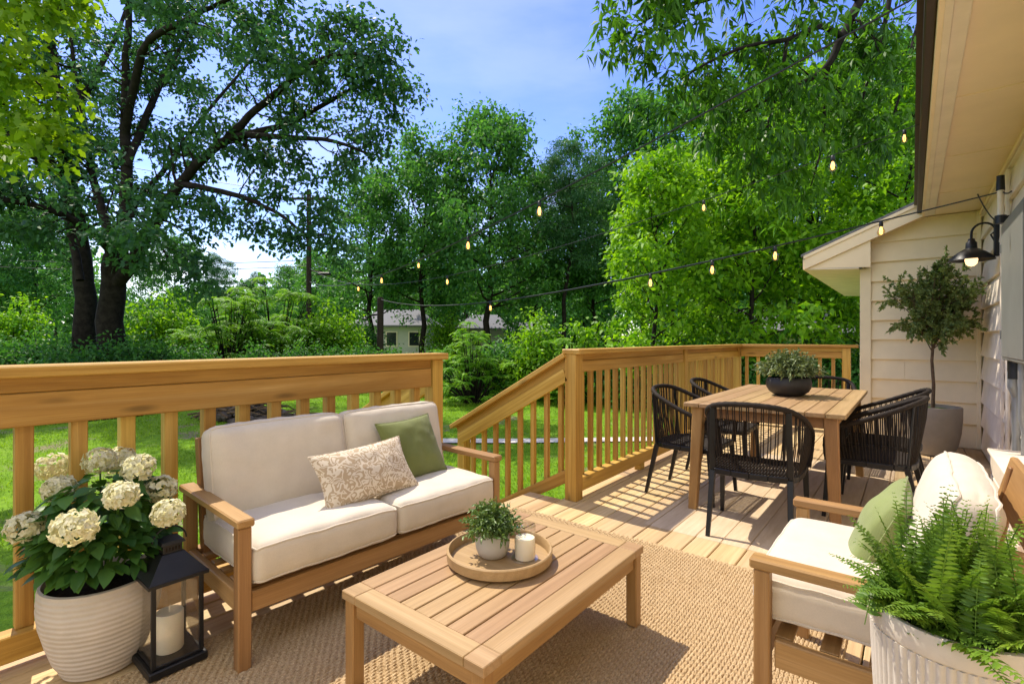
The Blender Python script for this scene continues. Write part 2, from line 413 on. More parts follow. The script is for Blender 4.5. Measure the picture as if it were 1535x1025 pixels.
# ------------------------------------------------------------------ ground, path, deck, stairs
GZ = -.8
def ground_material():
    m, t, b = newmat('lawn'); o = N(t, 'ShaderNodeTexCoord').outputs['Object']
    a = noise(t, o, .35, 6, .6); f = noise(t, o, 9, 5, .7); bare = noise(t, o, .8, 6, .65, .4)
    c = ramp(t, f, [(.3, (.075, .17, .008)), (.6, (.14, .27, .014)), (.8, (.22, .33, .03))])
    c = mixc(t, rang(t, a, .4, .7, 0, .5), c, (.19, .29, .03))
    c = mixc(t, rang(t, bare, .57, .66, 0, .85), c, (.21, .17, .11))
    t.links.new(c, b.inputs['Base Color']); b.inputs['Roughness'].default_value = .95; b.inputs['Specular IOR Level'].default_value = .1
    bump(t, b, f, 1, .04); return m
M['lawn'] = ground_material()
n = 121; gx = np.linspace(-1, 1, n); gx = np.sign(gx) * np.abs(gx) ** 2.6 * 600
co = np.array([(x, y, 0) for y in gx for x in gx])
dist = np.hypot(co[:, 0], co[:, 1])
co[:, 2] = GZ + np.array([.10 * mnoise.noise(Vector((x * .25, y * .25, 3))) if d < 60 else 0 for x, y, d in zip(co[:, 0], co[:, 1], dist)]) * np.clip((dist - 6) / 8, 0, 1)
i = np.arange(n * n).reshape(n, n)
f = np.stack([i[:-1, :-1], i[:-1, 1:], i[1:, 1:], i[1:, :-1]], -1).reshape(-1, 4)
tag(link('lawn_ground', npmesh('lawn_ground', co, f, 4, None, True), None, M['lawn']), kind='structure')
def gheight(x, y):
    d = math.hypot(x, y); return GZ + (.10 * mnoise.noise(Vector((x * .25, y * .25, 3))) * min(1, max(0, (d - 6) / 8)) if d < 60 else 0)

b = MB(); pts = []
for k in range(60):
    X = -3.3 + k * .23; Zc = 9.75 + .10 * math.sin(X * .7); 
    for w in (-.2, .2):
        p = Vector((X * CA - (Zc + w) * SA, X * SA + (Zc + w) * CA, 0)); p.z = gheight(p.x, p.y) + .03; pts.append(p)
b.add(pts, [(2 * k, 2 * k + 2, 2 * k + 3, 2 * k + 1) for k in range(59)])
tag(b.build('garden_path', M['concrete']), kind='structure')

b = MB(); PIT = .147
k = 0; x = .585
while x > -2.66:
    w = PIT - .006; xc = x - w / 2; y1 = 7.86 if xc > -2.02 else (3.165 if xc > -2.40 else 2.42)
    y = -1.4; first = True
    while y < y1:
        ln = rng.choice((3.66, 4.88, 3.05)) if not first else rng.uniform(1.2, 4.6); first = False
        ye = min(y + ln, y1)
        if y1 - ye < .5: ye = y1
        b.box((xc, (y + ye) / 2, -.018), (w, ye - y - .003, .036), .004, None, None, 1)
        y = ye
    x -= PIT
deck = b.build('deck', M['deck']); tag(deck, kind='structure')
b = MB()
b.box((-2.645, .5, -.14), (.038, 3.8, .19), .003); b.box((-2.045, 5.5, -.14), (.038, 4.6, .19), .003); b.box((-2.375, 2.8, -.14), (.038, .74, .19), .003)
b.box((-2.50, 2.40, -.14), (.25, .038, .19), .003); b.box((-.75, 7.84, -.14), (2.5, .038, .19), .003)
b.build('rim_joist', M['pine'], deck)
b = MB()
for y in np.arange(-1.2, 7.8, .45): b.box((-.72 if y > 2.4 else -1.0, y, -.15), (2.55 if y > 2.4 else 3.2, .04, .18), .002)
b.build('floor_joist', M['pine'], deck)

st = empty('wooden_steps', (-2.42, 2.83, GZ), 0, 'short flight of wooden steps leading from the deck to the lawn', 'steps')
for k in range(3):
    b = MB()
    for q in (0, 1): b.box((-.15 - .29 * k - .145 * q + .06, 0, .585 - .2 * k), (.138, .72, .036), .004)
    b.build('tread', M['deck'], st)
for sy in (-.33, .33):
    b = MB(); b.beam((0, sy, .62), (-.98, sy, -.02), .038, .24, .003, (0, 0, 1)); b.build('stringer', M['pine'], st)

# ------------------------------------------------------------------ railings
def rail_run(root, p0, p1, z, spacing, bw, cap_h, hA, hB, zb, hb, d_in, first=.5, skip=()):
    """level rail between p0,p1 (xy); d_in = unit vector towards the deck."""
    p0, p1 = Vector((*p0, 0)), Vector((*p1, 0)); u = (p1 - p0).normalized(); l = (p1 - p0).length; d = Vector((*d_in, 0))
    up = Vector((0, 0, 1)); P = M['pine']
    zc = z - cap_h
    a = MB().beam(p0 + up * (zc - hA / 2) + d * .010, p1 + up * (zc - hA / 2) + d * .010, .036, hA - .002, .003); a.build('top_board', P, root)
    a = MB().beam(p0 + up * (zc - hA - hB / 2) + d * .014, p1 + up * (zc - hA - hB / 2) + d * .014, .038, hB - .002, .004); a.build('face_board', P, root)
    a = MB().beam(p0 + up * (zb + hb / 2) + d * .012, p1 + up * (zb + hb / 2) + d * .012, .075, hb, .004); a.build('bottom_rail', P, root)
    k = first
    while k * spacing < l:
        if k * spacing > .05 and l - k * spacing > .05:
            q = p0 + u * (k * spacing) - d * .0295
            h0, h1 = zb + hb - .004 if False else zb + hb, zc - hA - .01
            a = MB().box(q + up * ((h0 + h1) / 2) + d * .012, (bw, bw, h1 - h0), .003, Matrix.Rotation(math.atan2(u.y, u.x), 3, 'Z') )
            a.build('baluster', P, root)
        k += 1
def post(root, x, y, z0, z1, w=.092):
    MB().box((x, y, (z0 + z1) / 2), (w, w, z1 - z0), .004).build('post', M['pine'], root)
def cap(root, p0, p1, w, h):
    MB().beam(p0, p1, w, h, .005).build('cap_rail', M['pine'], root)

rl = empty('deck_railing', (-2.58, .5, 0), 0, 'tall wooden deck railing with wide top boards behind the cream sofa', 'railing', 'wooden railings around the deck')
def off(o): return Vector(o.location)
class Sub:                                    # build in world coordinates under an empty at loc
    pass
def localise(root):
    l = Vector(root.location)
    for ch in root.children: ch.data.transform(Matrix.Translation(-l))
rail_run(rl, (-2.58, -1.3), (-2.58, 2.31), 1.103, .157, .052, .044, .058, .125, .036, .095, (1, 0), .32)
cap(rl, (-2.575, -1.3, 1.081), (-2.575, 2.425, 1.081), .155, .044)
post(rl, -2.58, 2.36, GZ, 1.058); localise(rl)
rr = empty('deck_railing', (-1.98, 5.4, 0), 0, 'long wooden deck railing with slim balusters running behind the dining chairs', 'railing', 'wooden railings around the deck')
rail_run(rr, (-1.98, 3.265), (-1.98, 5.43), 1.125, .1425, .037, .038, .05, .088, .062, .10, (1, 0), .62)
rail_run(rr, (-1.98, 5.535), (-1.98, 7.65), 1.125, .1425, .037, .038, .05, .088, .062, .10, (1, 0), .62)
cap(rr, (-1.975, 3.16, 1.106), (-1.975, 7.76, 1.106), .15, .038)
post(rr, -1.98, 3.215, -.0, 1.086, .098); post(rr, -1.98, 5.485, 0, 1.086, .09); post(rr, -1.98, 7.70, 0, 1.086, .09)
for y in (4.35, 6.6): MB().box((-1.97, y, .031), (.06, .09, .060), .003).build('support_block', M['pine'], rr)
localise(rr)
rf = empty('deck_railing', (-1.25, 7.7, 0), 0, 'short wooden deck railing at the far end beside the house corner', 'railing', 'wooden railings around the deck')
rail_run(rf, (-1.93, 7.70), (-.70, 7.70), 1.125, .15, .04, .038, .05, .088, .062, .10, (0, -1), .5)
cap(rf, (-1.898, 7.695, 1.107), (-.53, 7.695, 1.107), .15, .038); post(rf, -.66, 7.70, 0, 1.086, .09)
localise(rf)
def stair_rail(x0, y, x1, ztop, slope, zlow, label, nb, bw=.037):
    root = empty('stair_railing', (x0, y, GZ), 0, label, 'railing', 'sloping handrails beside the steps')
    P = M['pine']; z = lambda x, zz: zz - (x0 - x) * slope
    xe = x1
    MB().beam((x0 - .046, y, z(x0 - .046, ztop - .02)), (xe - .06, y, z(xe - .06, ztop - .02)), .145, .036, .004).build('cap_rail', P, root)
    MB().beam((x0 - .046, y - .014, z(x0 - .046, ztop - .085)), (xe + .0, y - .014, z(xe, ztop - .085)), .037, .085, .003).build('top_board', P, root)
    MB().beam((x0 - .046, y - .03, z(x0 - .046, ztop - .168)), (xe + .03, y - .03, z(xe + .03, ztop - .168)), .038, .095, .003).build('face_board', P, root)
    MB().beam((x0 - .046, y, z(x0 - .046, zlow)), (xe + .03, y, z(xe + .03, zlow)), .045, .09, .003).build('bottom_rail', P, root)
    post(root, xe, y + .05, GZ, z(xe, ztop) - .055, .085)
    for k in range(nb):
        x = x0 - .12 - k * (abs(xe - x0) - .14) / nb
        zt, zb_ = z(x, ztop - .12), z(x, zlow + .02)
        MB().box((x, y + .012, (zt + zb_) / 2), (bw, bw, zt - zb_), .003).build('baluster', P, root)
    localise(root)
stair_rail(-1.98, 3.215, -3.17, 1.125, .553, .2, 'sloping wooden handrail descending from the tall post at the right of the steps', 8)
stair_rail(-2.58, 2.42, -3.70, 1.09, .53, .2, 'sloping wooden handrail behind the sofa at the left of the steps', 7)

# ------------------------------------------------------------------ house
hs = empty('house', (.6, 6, GZ), 0, 'cream clapboard house wall with wide painted eaves at the right of the deck', 'house')
def siding(name, p0, p1, z0, z1, out, pitch=.232, mat='paint', clip=None):
    """lap boards between two ground points; out = outward normal."""
    b = MB(); p0, p1 = Vector((*p0, 0)), Vector((*p1, 0)); o = Vector((*out, 0)); u = (p1 - p0).normalized()
    z = z0
    while z < z1 - .01:
        zt = min(z + pitch, z1); a0, a1 = p0.copy(), p1.copy()
        if clip:
            c0, c1 = clip(zt)
            a0, a1 = p0 + u * c0, p0 + u * c1
            if (a1 - a0).dot(u) < .02: break
        t0, t1 = .034, .006; up = Vector((0, 0, 1)); ln = (a1 - a0).dot(u); cut = [0]
        while ln - cut[-1] > 2.6: cut.append(cut[-1] + rng.uniform(.9, 2.4))
        if len(cut) == 1 and ln > .8 and rng.random() < .35: cut.append(rng.uniform(.3, ln - .3))
        cut.append(ln)
        for c0, c1 in zip(cut, cut[1:]):
            e = rng.uniform(-.0015, .0015); q0, q1 = a0 + u * (c0 + .001), a0 + u * (c1 - .001)
            vs = [q0 + up * z, q1 + up * z, q1 + up * z + o * (t0 + e), q0 + up * z + o * (t0 + e), q1 + up * (z + .006) + o * (t0 + .003 + e), q0 + up * (z + .006) + o * (t0 + .003 + e), q1 + up * zt + o * t1, q0 + up * zt + o * t1]
            b.add(vs, [(0, 1, 2, 3), (3, 2, 4, 5), (5, 4, 6, 7), (0, 3, 5, 7), (1, 6, 4, 2)])
        z = zt
    return b.build(name, M[mat], hs)
YG = 7.42                                   # the gable wall of the projection
siding('side_siding', (.612, YG), (.612, -2.0), .02, 2.6, (-1, 0), .25, 'white')
def rakez(x): return 2.62 + (x - .1) * .43     # underside line of the sloping roof
siding('gable_siding', (-.44, YG + .022), (.59, YG + .022), .03, 2.6, (0, -1), .232, 'paint', lambda z: (max(0, (z - .25 - 2.62) / .43 + .1 + .44), 1.03))
siding('projection_siding', (-.455, 12), (-.455, YG + .03), .0, 2.1, (-1, 0), .232)
b = MB()
b.box((.66, 2.72, .9), (.09, 9.45, 3.5), .002); b.box((-.22, YG + .08, .81), (.44, .1, 3.22), .002); b.box((.31, YG + .08, .89), (.62, .1, 3.39), .002); b.box((-.40, 9.8, .75), (.1, 4.7, 3.1), .002)
b.build('wall', M['paint'], hs)
for (x, y, w, d) in ((-.442, YG - .004, .11, .05),):
    MB().box((x, y, 1.02), (w, d, 2.06), .003).build('corner_board', M['paint'], hs)
MB().box((.565, YG - .02, 1.3), (.035, .035, 2.58), .003).build('inside_corner_trim', M['paint'], hs)
MB().box((.10, YG - .012, .018), (1.0, .03, .03), .003).build('base_trim', M['paint'], hs)
# main eave: soffit, trims, fascia, gutter
b = MB(); b.box((.37, 2.68, 2.61), (.56, 9.56, .02), .002)
for y in np.arange(-1, 7.2, 1.22): b.box((.37, y, 2.598), (.50, .018, .008), .001)
b.build('soffit', M['soffit'], hs)
b = MB(); b.box((.585, 2.6, 2.575), (.02, 9.6, .07), .002); b.box((.572, 2.6, 2.55), (.02, 9.6, .02), .002); b.build('frieze_board', M['soffit'], hs)
b = MB(); b.box((.165, 2.6, 2.592), (.06, 9.4, .02), .002); b.box((.12, 2.6, 2.60), (.03, 9.4, .05), .002); b.build('eave_trim', M['white'], hs)
MB().box((.095, 2.6, 2.66), (.022, 9.4, .17), .002).build('fascia', M['soffit'], hs)
b = MB(); b.box((.062, 2.58, 2.655), (.042, 9.44, .10), .006); b.box((.05, 2.58, 2.706), (.07, 9.44, .01), .002); b.build('gutter', M['brown_metal'], hs)
# roof plane, continues lower over the projection
def roof_slab(name, x0, x1, y0, y1, zoff, th, mat):
    vs = [(x, y, rakez(x) + zoff + dz) for dz in (0, th) for (x, y) in ((x0, y0), (x1, y0), (x1, y1), (x0, y1))]
    fs = [(3, 2, 1, 0), (4, 5, 6, 7), (0, 1, 5, 4), (1, 2, 6, 5), (2, 3, 7, 6), (3, 0, 4, 7)]
    return MB().add(vs, fs) or None
b = MB()
for (x0, x1, y0, y1) in ((.02, 3, -2.2, YG - .2), (-1.10, 3, YG - .2, 12.4)):
    vs = [(x, y, rakez(x) + .13 + dz) for dz in (0, .03) for (x, y) in ((x0, y0), (x1, y0), (x1, y1), (x0, y1))]
    b.add(vs, [(3, 2, 1, 0), (4, 5, 6, 7), (0, 1, 5, 4), (1, 2, 6, 5), (2, 3, 7, 6), (3, 0, 4, 7)])
b.build('roof', M['shingle'], hs)
def slope_board(name, x0, x1, y0, y1, zo0, zo1, mat):
    vs = [(x, y, rakez(x) + z) for z in (zo0, zo1) for (x, y) in ((x0, y0), (x1, y0), (x1, y1), (x0, y1))]
    b = MB(); b.add(vs, [(3, 2, 1, 0), (4, 5, 6, 7), (0, 1, 5, 4), (1, 2, 6, 5), (2, 3, 7, 6), (3, 0, 4, 7)]); return b.build(name, M[mat], hs)
slope_board('rake_board', -1.06, .105, YG - .19, YG - .165, -.045, .125, 'soffit')
slope_board('rake_trim', -1.07, .05, YG - .205, YG - .188, .09, .128, 'soffit')
slope_board('rake_soffit', -1.05, .2, YG - .165, YG + .02, -.03, -.012, 'soffit')
b = MB(); b.add([(-1.06, YG - .16, 2.075), (-.50, YG - .16, 2.04), (-.50, 12.2, 2.04), (-1.06, 12.2, 2.075), (-1.06, YG - .16, 2.087), (-.50, YG - .16, 2.052), (-.50, 12.2, 2.052), (-1.06, 12.2, 2.087)], [(3, 2, 1, 0), (4, 5, 6, 7), (0, 1, 5, 4), (1, 2, 6, 5), (2, 3, 7, 6), (3, 0, 4, 7)])
b.build('projection_soffit', M['white'], hs)
b = MB(); b.add([(-1.055, YG - .163, 2.088), (-.385, YG - .163, 2.05), (-.385, YG - .163, 2.385), (-1.055, YG - .163, 2.10), (-1.055, YG - .15, 2.088), (-.385, YG - .15, 2.05), (-.385, YG - .15, 2.385), (-1.055, YG - .15, 2.10)], [(0, 1, 2, 3), (7, 6, 5, 4), (0, 4, 5, 1), (1, 5, 6, 2), (2, 6, 7, 3), (3, 7, 4, 0)])
b.build('eave_return', M['soffit'], hs)
MB().box((-1.07, 9.75, 2.14), (.022, 5.0, .13), .002).build('side_fascia', M['soffit'], hs)
for y in (5.42, 5.72):
    MB().box((.575, y, 1.35), (.02, .07, 2.3), .003).build('wall_batten', M['white'], hs)
localise(hs)

mb_ = empty('electrical_box', (.555, 4.42, 1.53), 0, 'large grey metal electrical enclosure on the house wall at the right edge', 'electrical box')
MB().box((0, 0, 0), (.13, .90, .95), .008).build('cabinet', M['grey_box'], mb_)
MB().box((-.068, 0, 0), (.006, .86, .90), .003).build('cover', M['grey_box'], mb_)
for z in (-.3, .3): MB().box((-.06, .457, z), (.03, .012, .06), .002).build('hinge', M['grey_box'], mb_)
b = MB(); b.tube([(0, .36, -.47), (0, .36, -.60)], .05, 12); b.build('hub', M['black_metal'], mb_, True)
def conduit(pts, r, label, mat='conduit'):
    b = MB(); b.tube(pts, r, 12); o = b.build('conduit', M[mat], None, True); return tag(o, label, 'conduit', 'pipes on the house wall')
conduit([(.53, 4.78, .98), (.53, 4.78, .88), (.56, 4.86, .80), (.565, 4.86, .02)], .026, 'dark grey vertical pipe below the grey electrical enclosure')
conduit([(.55, 4.55, 1.06), (.55, 4.55, .7), (.57, 4.6, .6), (.57, 4.6, .02)], .02, 'thin grey pipe below the enclosure nearest the frame edge')
conduit([(.56, 5.25, .03), (.56, 5.25, 2.12)], .013, 'slim white pipe running up the wall behind the wall lamp', 'white')
ma = empty('service_mast', (.52, 5.25, 2.1), 0, 'short white electrical mast with black cap above the wall lamp', 'mast')
b = MB(); b.tube([(0, 0, .02), (0, 0, .24)], .019, 14); b.build('tube', M['white'], ma, True)
b = MB(); b.tube([(0, 0, .22), (0, 0, .33)], [.026, .023], 14); b.build('cap', M['black_metal'], ma, True)
b = MB(); b.tube([(0, 0, -.03), (0, 0, .03)], .034, 14); b.build('collar', M['black_metal'], ma, True)
b = MB(); b.box((.03, 0, .01), (.08, .03, .03), .004); b.build('bracket', M['black_metal'], ma)
bx = empty('wooden_box', (.50, 4.2, 0), 0, 'white painted plank box standing against the house wall behind the armchair', 'box')
b = MB()
for z in (.07, .21, .35): b.box((0, 0, z), (.16, 1.1, .134), .006)
b.build('planks', M['white'], bx); MB().box((0, 0, .433), (.19, 1.14, .026), .006).build('lid', M['white'], bx)

# wall lamp
wl = empty('wall_lamp', (.59, 5.95, 2.1), 0, 'black gooseneck wall lamp with a lit bulb beside the electrical box', 'wall lamp')
b = MB(); b.box((-.02, 0, -.02), (.036, .075, .30), .015); b.build('backplate', M['black_metal'], wl)
cx, top = -.165, -.02
arc = [(-.03, 0, -.0)] + [(-.03 - .008 * k, 0, .0 + .012 * k) for k in (1,)] + [(-.095 + .07 * math.cos(a), 0, .02 + .075 * math.sin(a)) for a in np.linspace(.1, math.pi, 12)] + [(cx, 0, -.02)]
b = MB(); b.tube(arc, .0085, 8); b.tube([(-.03, 0, -.06), (-.055, 0, -.0), (-.03, 0, .02)], .006, 6); b.build('gooseneck', M['black_metal'], wl, True)
b = MB(); b.lathe([(.0, .0), (.02, -.0), (.024, -.02), (.034, -.03), (.036, -.075), (.05, -.082), (.085, -.105), (.125, -.14), (.142, -.168), (.138, -.168), (.12, -.143), (.08, -.11), (.04, -.088), (.0, -.085)], (cx, 0, top), 36); b.build('lamp_shade', M['black_metal'], wl, True, ang=50)
b = MB(); b.lathe([(0, -.10), (.02, -.11), (.034, -.135), (.04, -.165), (.034, -.195), (.018, -.212), (0, -.216)], (cx, 0, top), 20); b.build('bulb', M['warm_bulb'], wl, True); wl.scale = (1.12, 1.12, 1.12)

# ------------------------------------------------------------------ rugs
def jute_rug():
    x0, x1, y0, y1 = -2.19, -.20, .48, 2.80; px = .0150
    nx, ny = 1060, 700; xs = np.linspace(x0, x1, nx); ys = np.linspace(y0, y1, ny)
    X, Y = np.meshgrid(xs, ys)
    wob = .004 * np.sin(Y * 5.1 + 1) + .003 * np.sin(Y * 13 + X * 4)
    row = (X + wob) / px; ph = row - np.floor(row); ri = np.floor(row)
    ridge = np.sqrt(np.clip(1 - (2 * ph - 1) ** 2, 0, 1))
    side = np.where(ph < .5, -1, 1)
    tw = np.sin(2 * np.pi * (Y / .030 + ri * .37 + np.abs(ph - .5) * 1.1 + .1 * nrg.normal(size=X.shape)))
    Z = .003 + .0088 * ridge + .0026 * tw * ridge + nrg.normal(0, .0007, X.shape)
    br = .5 + .5 * np.sin(2 * np.pi * (X / .03)); end = np.clip((Y - (y1 - .035)) / .02, 0, 1)
    Z = Z * (1 - end) + end * (.008 + .005 * br)
    edge = np.minimum.reduce([X - x0, x1 - X, Y - y0, y1 - Y]); Z *= np.clip(edge / .006, .05, 1)
    Xo = X + nrg.normal(0, .0006, X.shape); Yo = Y + .0035 * np.sin(X * 9)
    co = np.stack([Xo, Yo, Z], -1).reshape(-1, 3); i = np.arange(nx * ny).reshape(ny, nx)
    f = np.stack([i[:-1, :-1], i[:-1, 1:], i[1:, 1:], i[1:, :-1]], -1).reshape(-1, 4)
    rnd = np.clip(.5 + .22 * nrg.normal(size=X.shape) + .25 * tw * .5, 0, 1).ravel()
    m, t, b = newmat('jute'); o = N(t, 'ShaderNodeTexCoord').outputs['Object']
    fib = noise(t, o, 330, 4, .7); big = noise(t, o, 5, 5, .6); r = attr(t, 'rnd', 2)
    c = ramp(t, r, [(.1, (.29, .19, .09)), (.5, (.50, .36, .20)), (.95, (.66, .51, .32))])
    c = mixc(t, rang(t, fib, .35, .65, .35, 0), c, (.22, .13, .06)); c = mixc(t, rang(t, big, .35, .7, 0, .3), c, (.42, .28, .14))
    t.links.new(c, b.inputs['Base Color']); b.inputs['Roughness'].default_value = .95; b.inputs['Specular IOR Level'].default_value = .1
    bump(t, b, fib, .5, .002)
    o = link('jute_rug', npmesh('jute_rug', co, f, 4, rnd, True), None, m)
    tag(o, 'chunky braided tan jute rug under the coffee table and sofa', 'rug')
jute_rug()
def flat_rug():
    x0, x1, y0, y1 = -1.36, -.12, 3.07, 5.75; nx, ny = 500, 60
    X, Y = np.meshgrid(np.linspace(x0, x1, nx), np.linspace(y0, y1, ny))
    Z = .0045 + .0012 * np.sin(X * 9 + Y * 3); edge = np.minimum.reduce([X - x0, x1 - X, Y - y0, y1 - Y]); Z = np.where(edge < 1e-4, .0008, Z)
    # the weave follows the gaps between the boards below
    gap = ((.585 - X) / PIT) % 1; Z = Z - np.where((gap > .955), .014, 0)
    i = np.arange(nx * ny).reshape(ny, nx); f = np.stack([i[:-1, :-1], i[:-1, 1:], i[1:, 1:], i[1:, :-1]], -1).reshape(-1, 4)
    m, t, b = newmat('flatweave'); o = N(t, 'ShaderNodeTexCoord').outputs['Object']
    n1 = noise(t, o, 1, 5, .6, 0, (30, 3, 1)); n2 = noise(t, o, 350, 3, .7)
    c = ramp(t, n1, [(.3, (.50, .37, .24)), (.7, (.62, .49, .34))]); c = mixc(t, rang(t, n2, .35, .65, .2, 0), c, (.35, .25, .15))
    sp = N(t, 'ShaderNodeSeparateXYZ'); t.links.new(o, sp.inputs[0])
    t.links.new(c, b.inputs['Base Color']); b.inputs['Roughness'].default_value = .95; b.inputs['Specular IOR Level'].default_value = .1; bump(t, b, n2, .4, .002)
    o = link('flat_rug', npmesh('flat_rug', np.stack([X, Y, Z], -1).reshape(-1, 3), f, 4, None, True), None, m)
    tag(o, 'thin pale flatweave rug lying under the dining table', 'rug')
flat_rug()

# ------------------------------------------------------------------ upholstery
def cushion_parts(w, d, h, r, puff, seed, name, mat, parent, loc, rot=(0, 0, 0), pipe=.0042, sag=0):
    """rounded box cushion: w along x, d along y, h along z, centred."""
    def axis(L_, n):
        hl = L_ / 2; k = 5; e = [-hl + r * (1 - math.cos(a)) for a in np.linspace(0, math.pi / 2, k)]
        mid = list(np.linspace(-hl + r, hl - r, n + 1))[1:-1]
        return e + mid + [-q for q in reversed(e)]
    ax = [axis(w, 26), axis(d, 22), axis(h, 5)]; half = Vector((w / 2, d / 2, h / 2)); V = {}; co = []; fs = []
    def vert(i, j, k):
        key = (i, j, k)
        if key in V: return V[key]
        p = Vector((ax[0][i], ax[1][j], ax[2][k])); inn = Vector([max(-half[q] + r, min(half[q] - r, p[q])) for q in range(3)])
        dv = p - inn; p = inn + dv.normalized() * r if dv.length > 1e-9 else p
        u, v, z = p.x / half.x, p.y / half.y, p.z / half.z
        du = max(0, 1 - u * u); dv2 = max(0, 1 - v * v); dz = max(0, 1 - z * z)
        p.z += (1 if z > 0 else -.4) * abs(z) * puff * (du * dv2) ** .55
        p.x += (1 if u > 0 else -1) * abs(u) ** 3 * dz * dv2 ** .5 * puff * .35; p.y += (1 if v > 0 else -1) * abs(v) ** 3 * dz * du ** .5 * puff * .35
        q = Vector((p.x * 5.5, p.y * 5.5, p.z * 9 + seed)); nn = mnoise.noise(q) * .007 + mnoise.noise(q * 2.7) * .0038
        ed = (max(abs(u), abs(v)) ** 6); wr = math.sin((u * 19 if abs(v) > abs(u) else v * 17) + 3 * mnoise.noise(q)) * ed * .0016 * dz
        nrm = Vector((p.x / half.x ** 3, p.y / half.y ** 3, p.z / half.z ** 3)).normalized() if p.length else Vector((0, 0, 1))
        p += nrm * (nn + wr)
        V[key] = len(co); co.append(p); return V[key]
    nx, ny, nz = len(ax[0]), len(ax[1]), len(ax[2])
    for i in range(nx - 1):
        for j in range(ny - 1):
            fs.append((vert(i, j, nz - 1), vert(i + 1, j, nz - 1), vert(i + 1, j + 1, nz - 1), vert(i, j + 1, nz - 1)))
            fs.append((vert(i, j + 1, 0), vert(i + 1, j + 1, 0), vert(i + 1, j, 0), vert(i, j, 0)))
    for k in range(nz - 1):
        for i in range(nx - 1):
            fs.append((vert(i, 0, k), vert(i + 1, 0, k), vert(i + 1, 0, k + 1), vert(i, 0, k + 1)))
            fs.append((vert(i, ny - 1, k + 1), vert(i + 1, ny - 1, k + 1), vert(i + 1, ny - 1, k), vert(i, ny - 1, k)))
        for j in range(ny - 1):
            fs.append((vert(0, j, k + 1), vert(0, j + 1, k + 1), vert(0, j + 1, k), vert(0, j, k)))
            fs.append((vert(nx - 1, j, k), vert(nx - 1, j + 1, k), vert(nx - 1, j + 1, k + 1), vert(nx - 1, j, k + 1)))
    b = MB(); b.add(co, fs); c = b.build(name, mat, parent, True, loc, rot, 80)
    for sg in (1, -1):
        pts = []; k = nz - 3 if sg > 0 else 2
        ring = [(i, 0) for i in range(nx)] + [(nx - 1, j) for j in range(1, ny)] + [(i, ny - 1) for i in range(nx - 2, -1, -1)] + [(0, j) for j in range(ny - 2, 0, -1)]
        pts = [co[V[(i, j, k)]] * 1.003 for i, j in ring]
        P = MB(); P.tube(pts, pipe, 6, closed=True); P.build('piping', mat, c, True)
    return c

def pillow(name, w, h, T, seed, mat, loc, rot, label, pinch=.08):
    n = 34; g = np.linspace(-1, 1, n); co = []; b = MB()
    for sg in (1, -1):
        for v in g:
            for u in g:
                e = max(0, (1 - u * u) * (1 - v * v)); x = w / 2 * u * (1 - pinch * (1 - v * v) * abs(u)); y = h / 2 * v * (1 - pinch * (1 - u * u) * abs(v))
                q = Vector((x * 9, y * 9, seed + sg)); t = T * e ** .42 * (1 + .12 * mnoise.noise(q)) + .005 * mnoise.noise(q * 2.2) * e ** .2
                co.append((x, y, sg * t))
    fs = []
    for s_ in (0, 1):
        for j in range(n - 1):
            for i in range(n - 1):
                q = [s_ * n * n + j * n + i, s_ * n * n + j * n + i + 1, s_ * n * n + (j + 1) * n + i + 1, s_ * n * n + (j + 1) * n + i]
                fs.append(q if s_ == 0 else q[::-1])
    b.add(co, fs); o = b.build(name, mat, None, True, loc, rot, 180)
    ring = [(i, 0) for i in range(n)] + [(n - 1, j) for j in range(1, n)] + [(i, n - 1) for i in range(n - 2, -1, -1)] + [(0, j) for j in range(n - 2, 0, -1)]
    P = MB(); P.tube([co[j * n + i] for i, j in ring], .0035, 5, closed=True); P.build('piping', mat, o, True)
    return tag(o, label, 'cushion', 'throw pillows')

# ------------------------------------------------------------------ sofa (local: x along its length, y = back)
def box(name, c, d, mat, parent, bev=.004): return MB().box(c, d, bev).build(name, M[mat], parent)
def seat_frame(root, Lw, D, leg, arm_z, rail_z0, rail_h, back_z, nb):
    hw = Lw / 2
    for sx_ in (-1, 1):
        x = sx_ * (hw - leg / 2)
        box('leg', (x, -D / 2 + leg / 2, (arm_z - .034) / 2), (leg, leg, arm_z - .034), 'teak', root)
        box('leg', (x, D / 2 - leg / 2 - .02, (arm_z - .034) / 2), (leg, leg, arm_z - .034), 'teak', root)
        box('arm', (sx_ * (hw - leg / 2), .0, arm_z - .017), (leg + .014, D + .02, .03), 'teak', root, .005)
        box('side_rail', (x, 0, rail_z0 + rail_h / 2), (leg * .62, D - leg * 2 - .022, rail_h), 'teak', root)
        b = MB(); b.beam((x - sx_ * .044, D / 2 - .10, rail_z0), (x - sx_ * .044, D / 2 - .012, back_z), .026, .05, .004, (0, -1, 0)); b.build('back_post', M['teak'], root)
    box('front_rail', (0, -D / 2 + leg / 2, rail_z0 + rail_h / 2), (Lw - 2 * leg - .002, leg * .62, rail_h), 'teak', root)
    box('rear_rail', (0, D / 2 - leg / 2 - .02, rail_z0 + rail_h / 2), (Lw - 2 * leg - .002, leg * .62, rail_h), 'teak', root)
    for k in range(nb):
        y = -D / 2 + leg + .03 + k * (D - 2 * leg - .05) / (nb - 1); box('seat_slat', (0, y, rail_z0 + rail_h - .006), (Lw - leg * 1.7, .045, .014), 'teak', root, .002)
SL, SD = 1.36, .665
sofa = empty('sofa', (-2.165, 1.478, 0), R(90 - 3.2), 'teak framed outdoor loveseat with cream cushions against the railing', 'sofa')
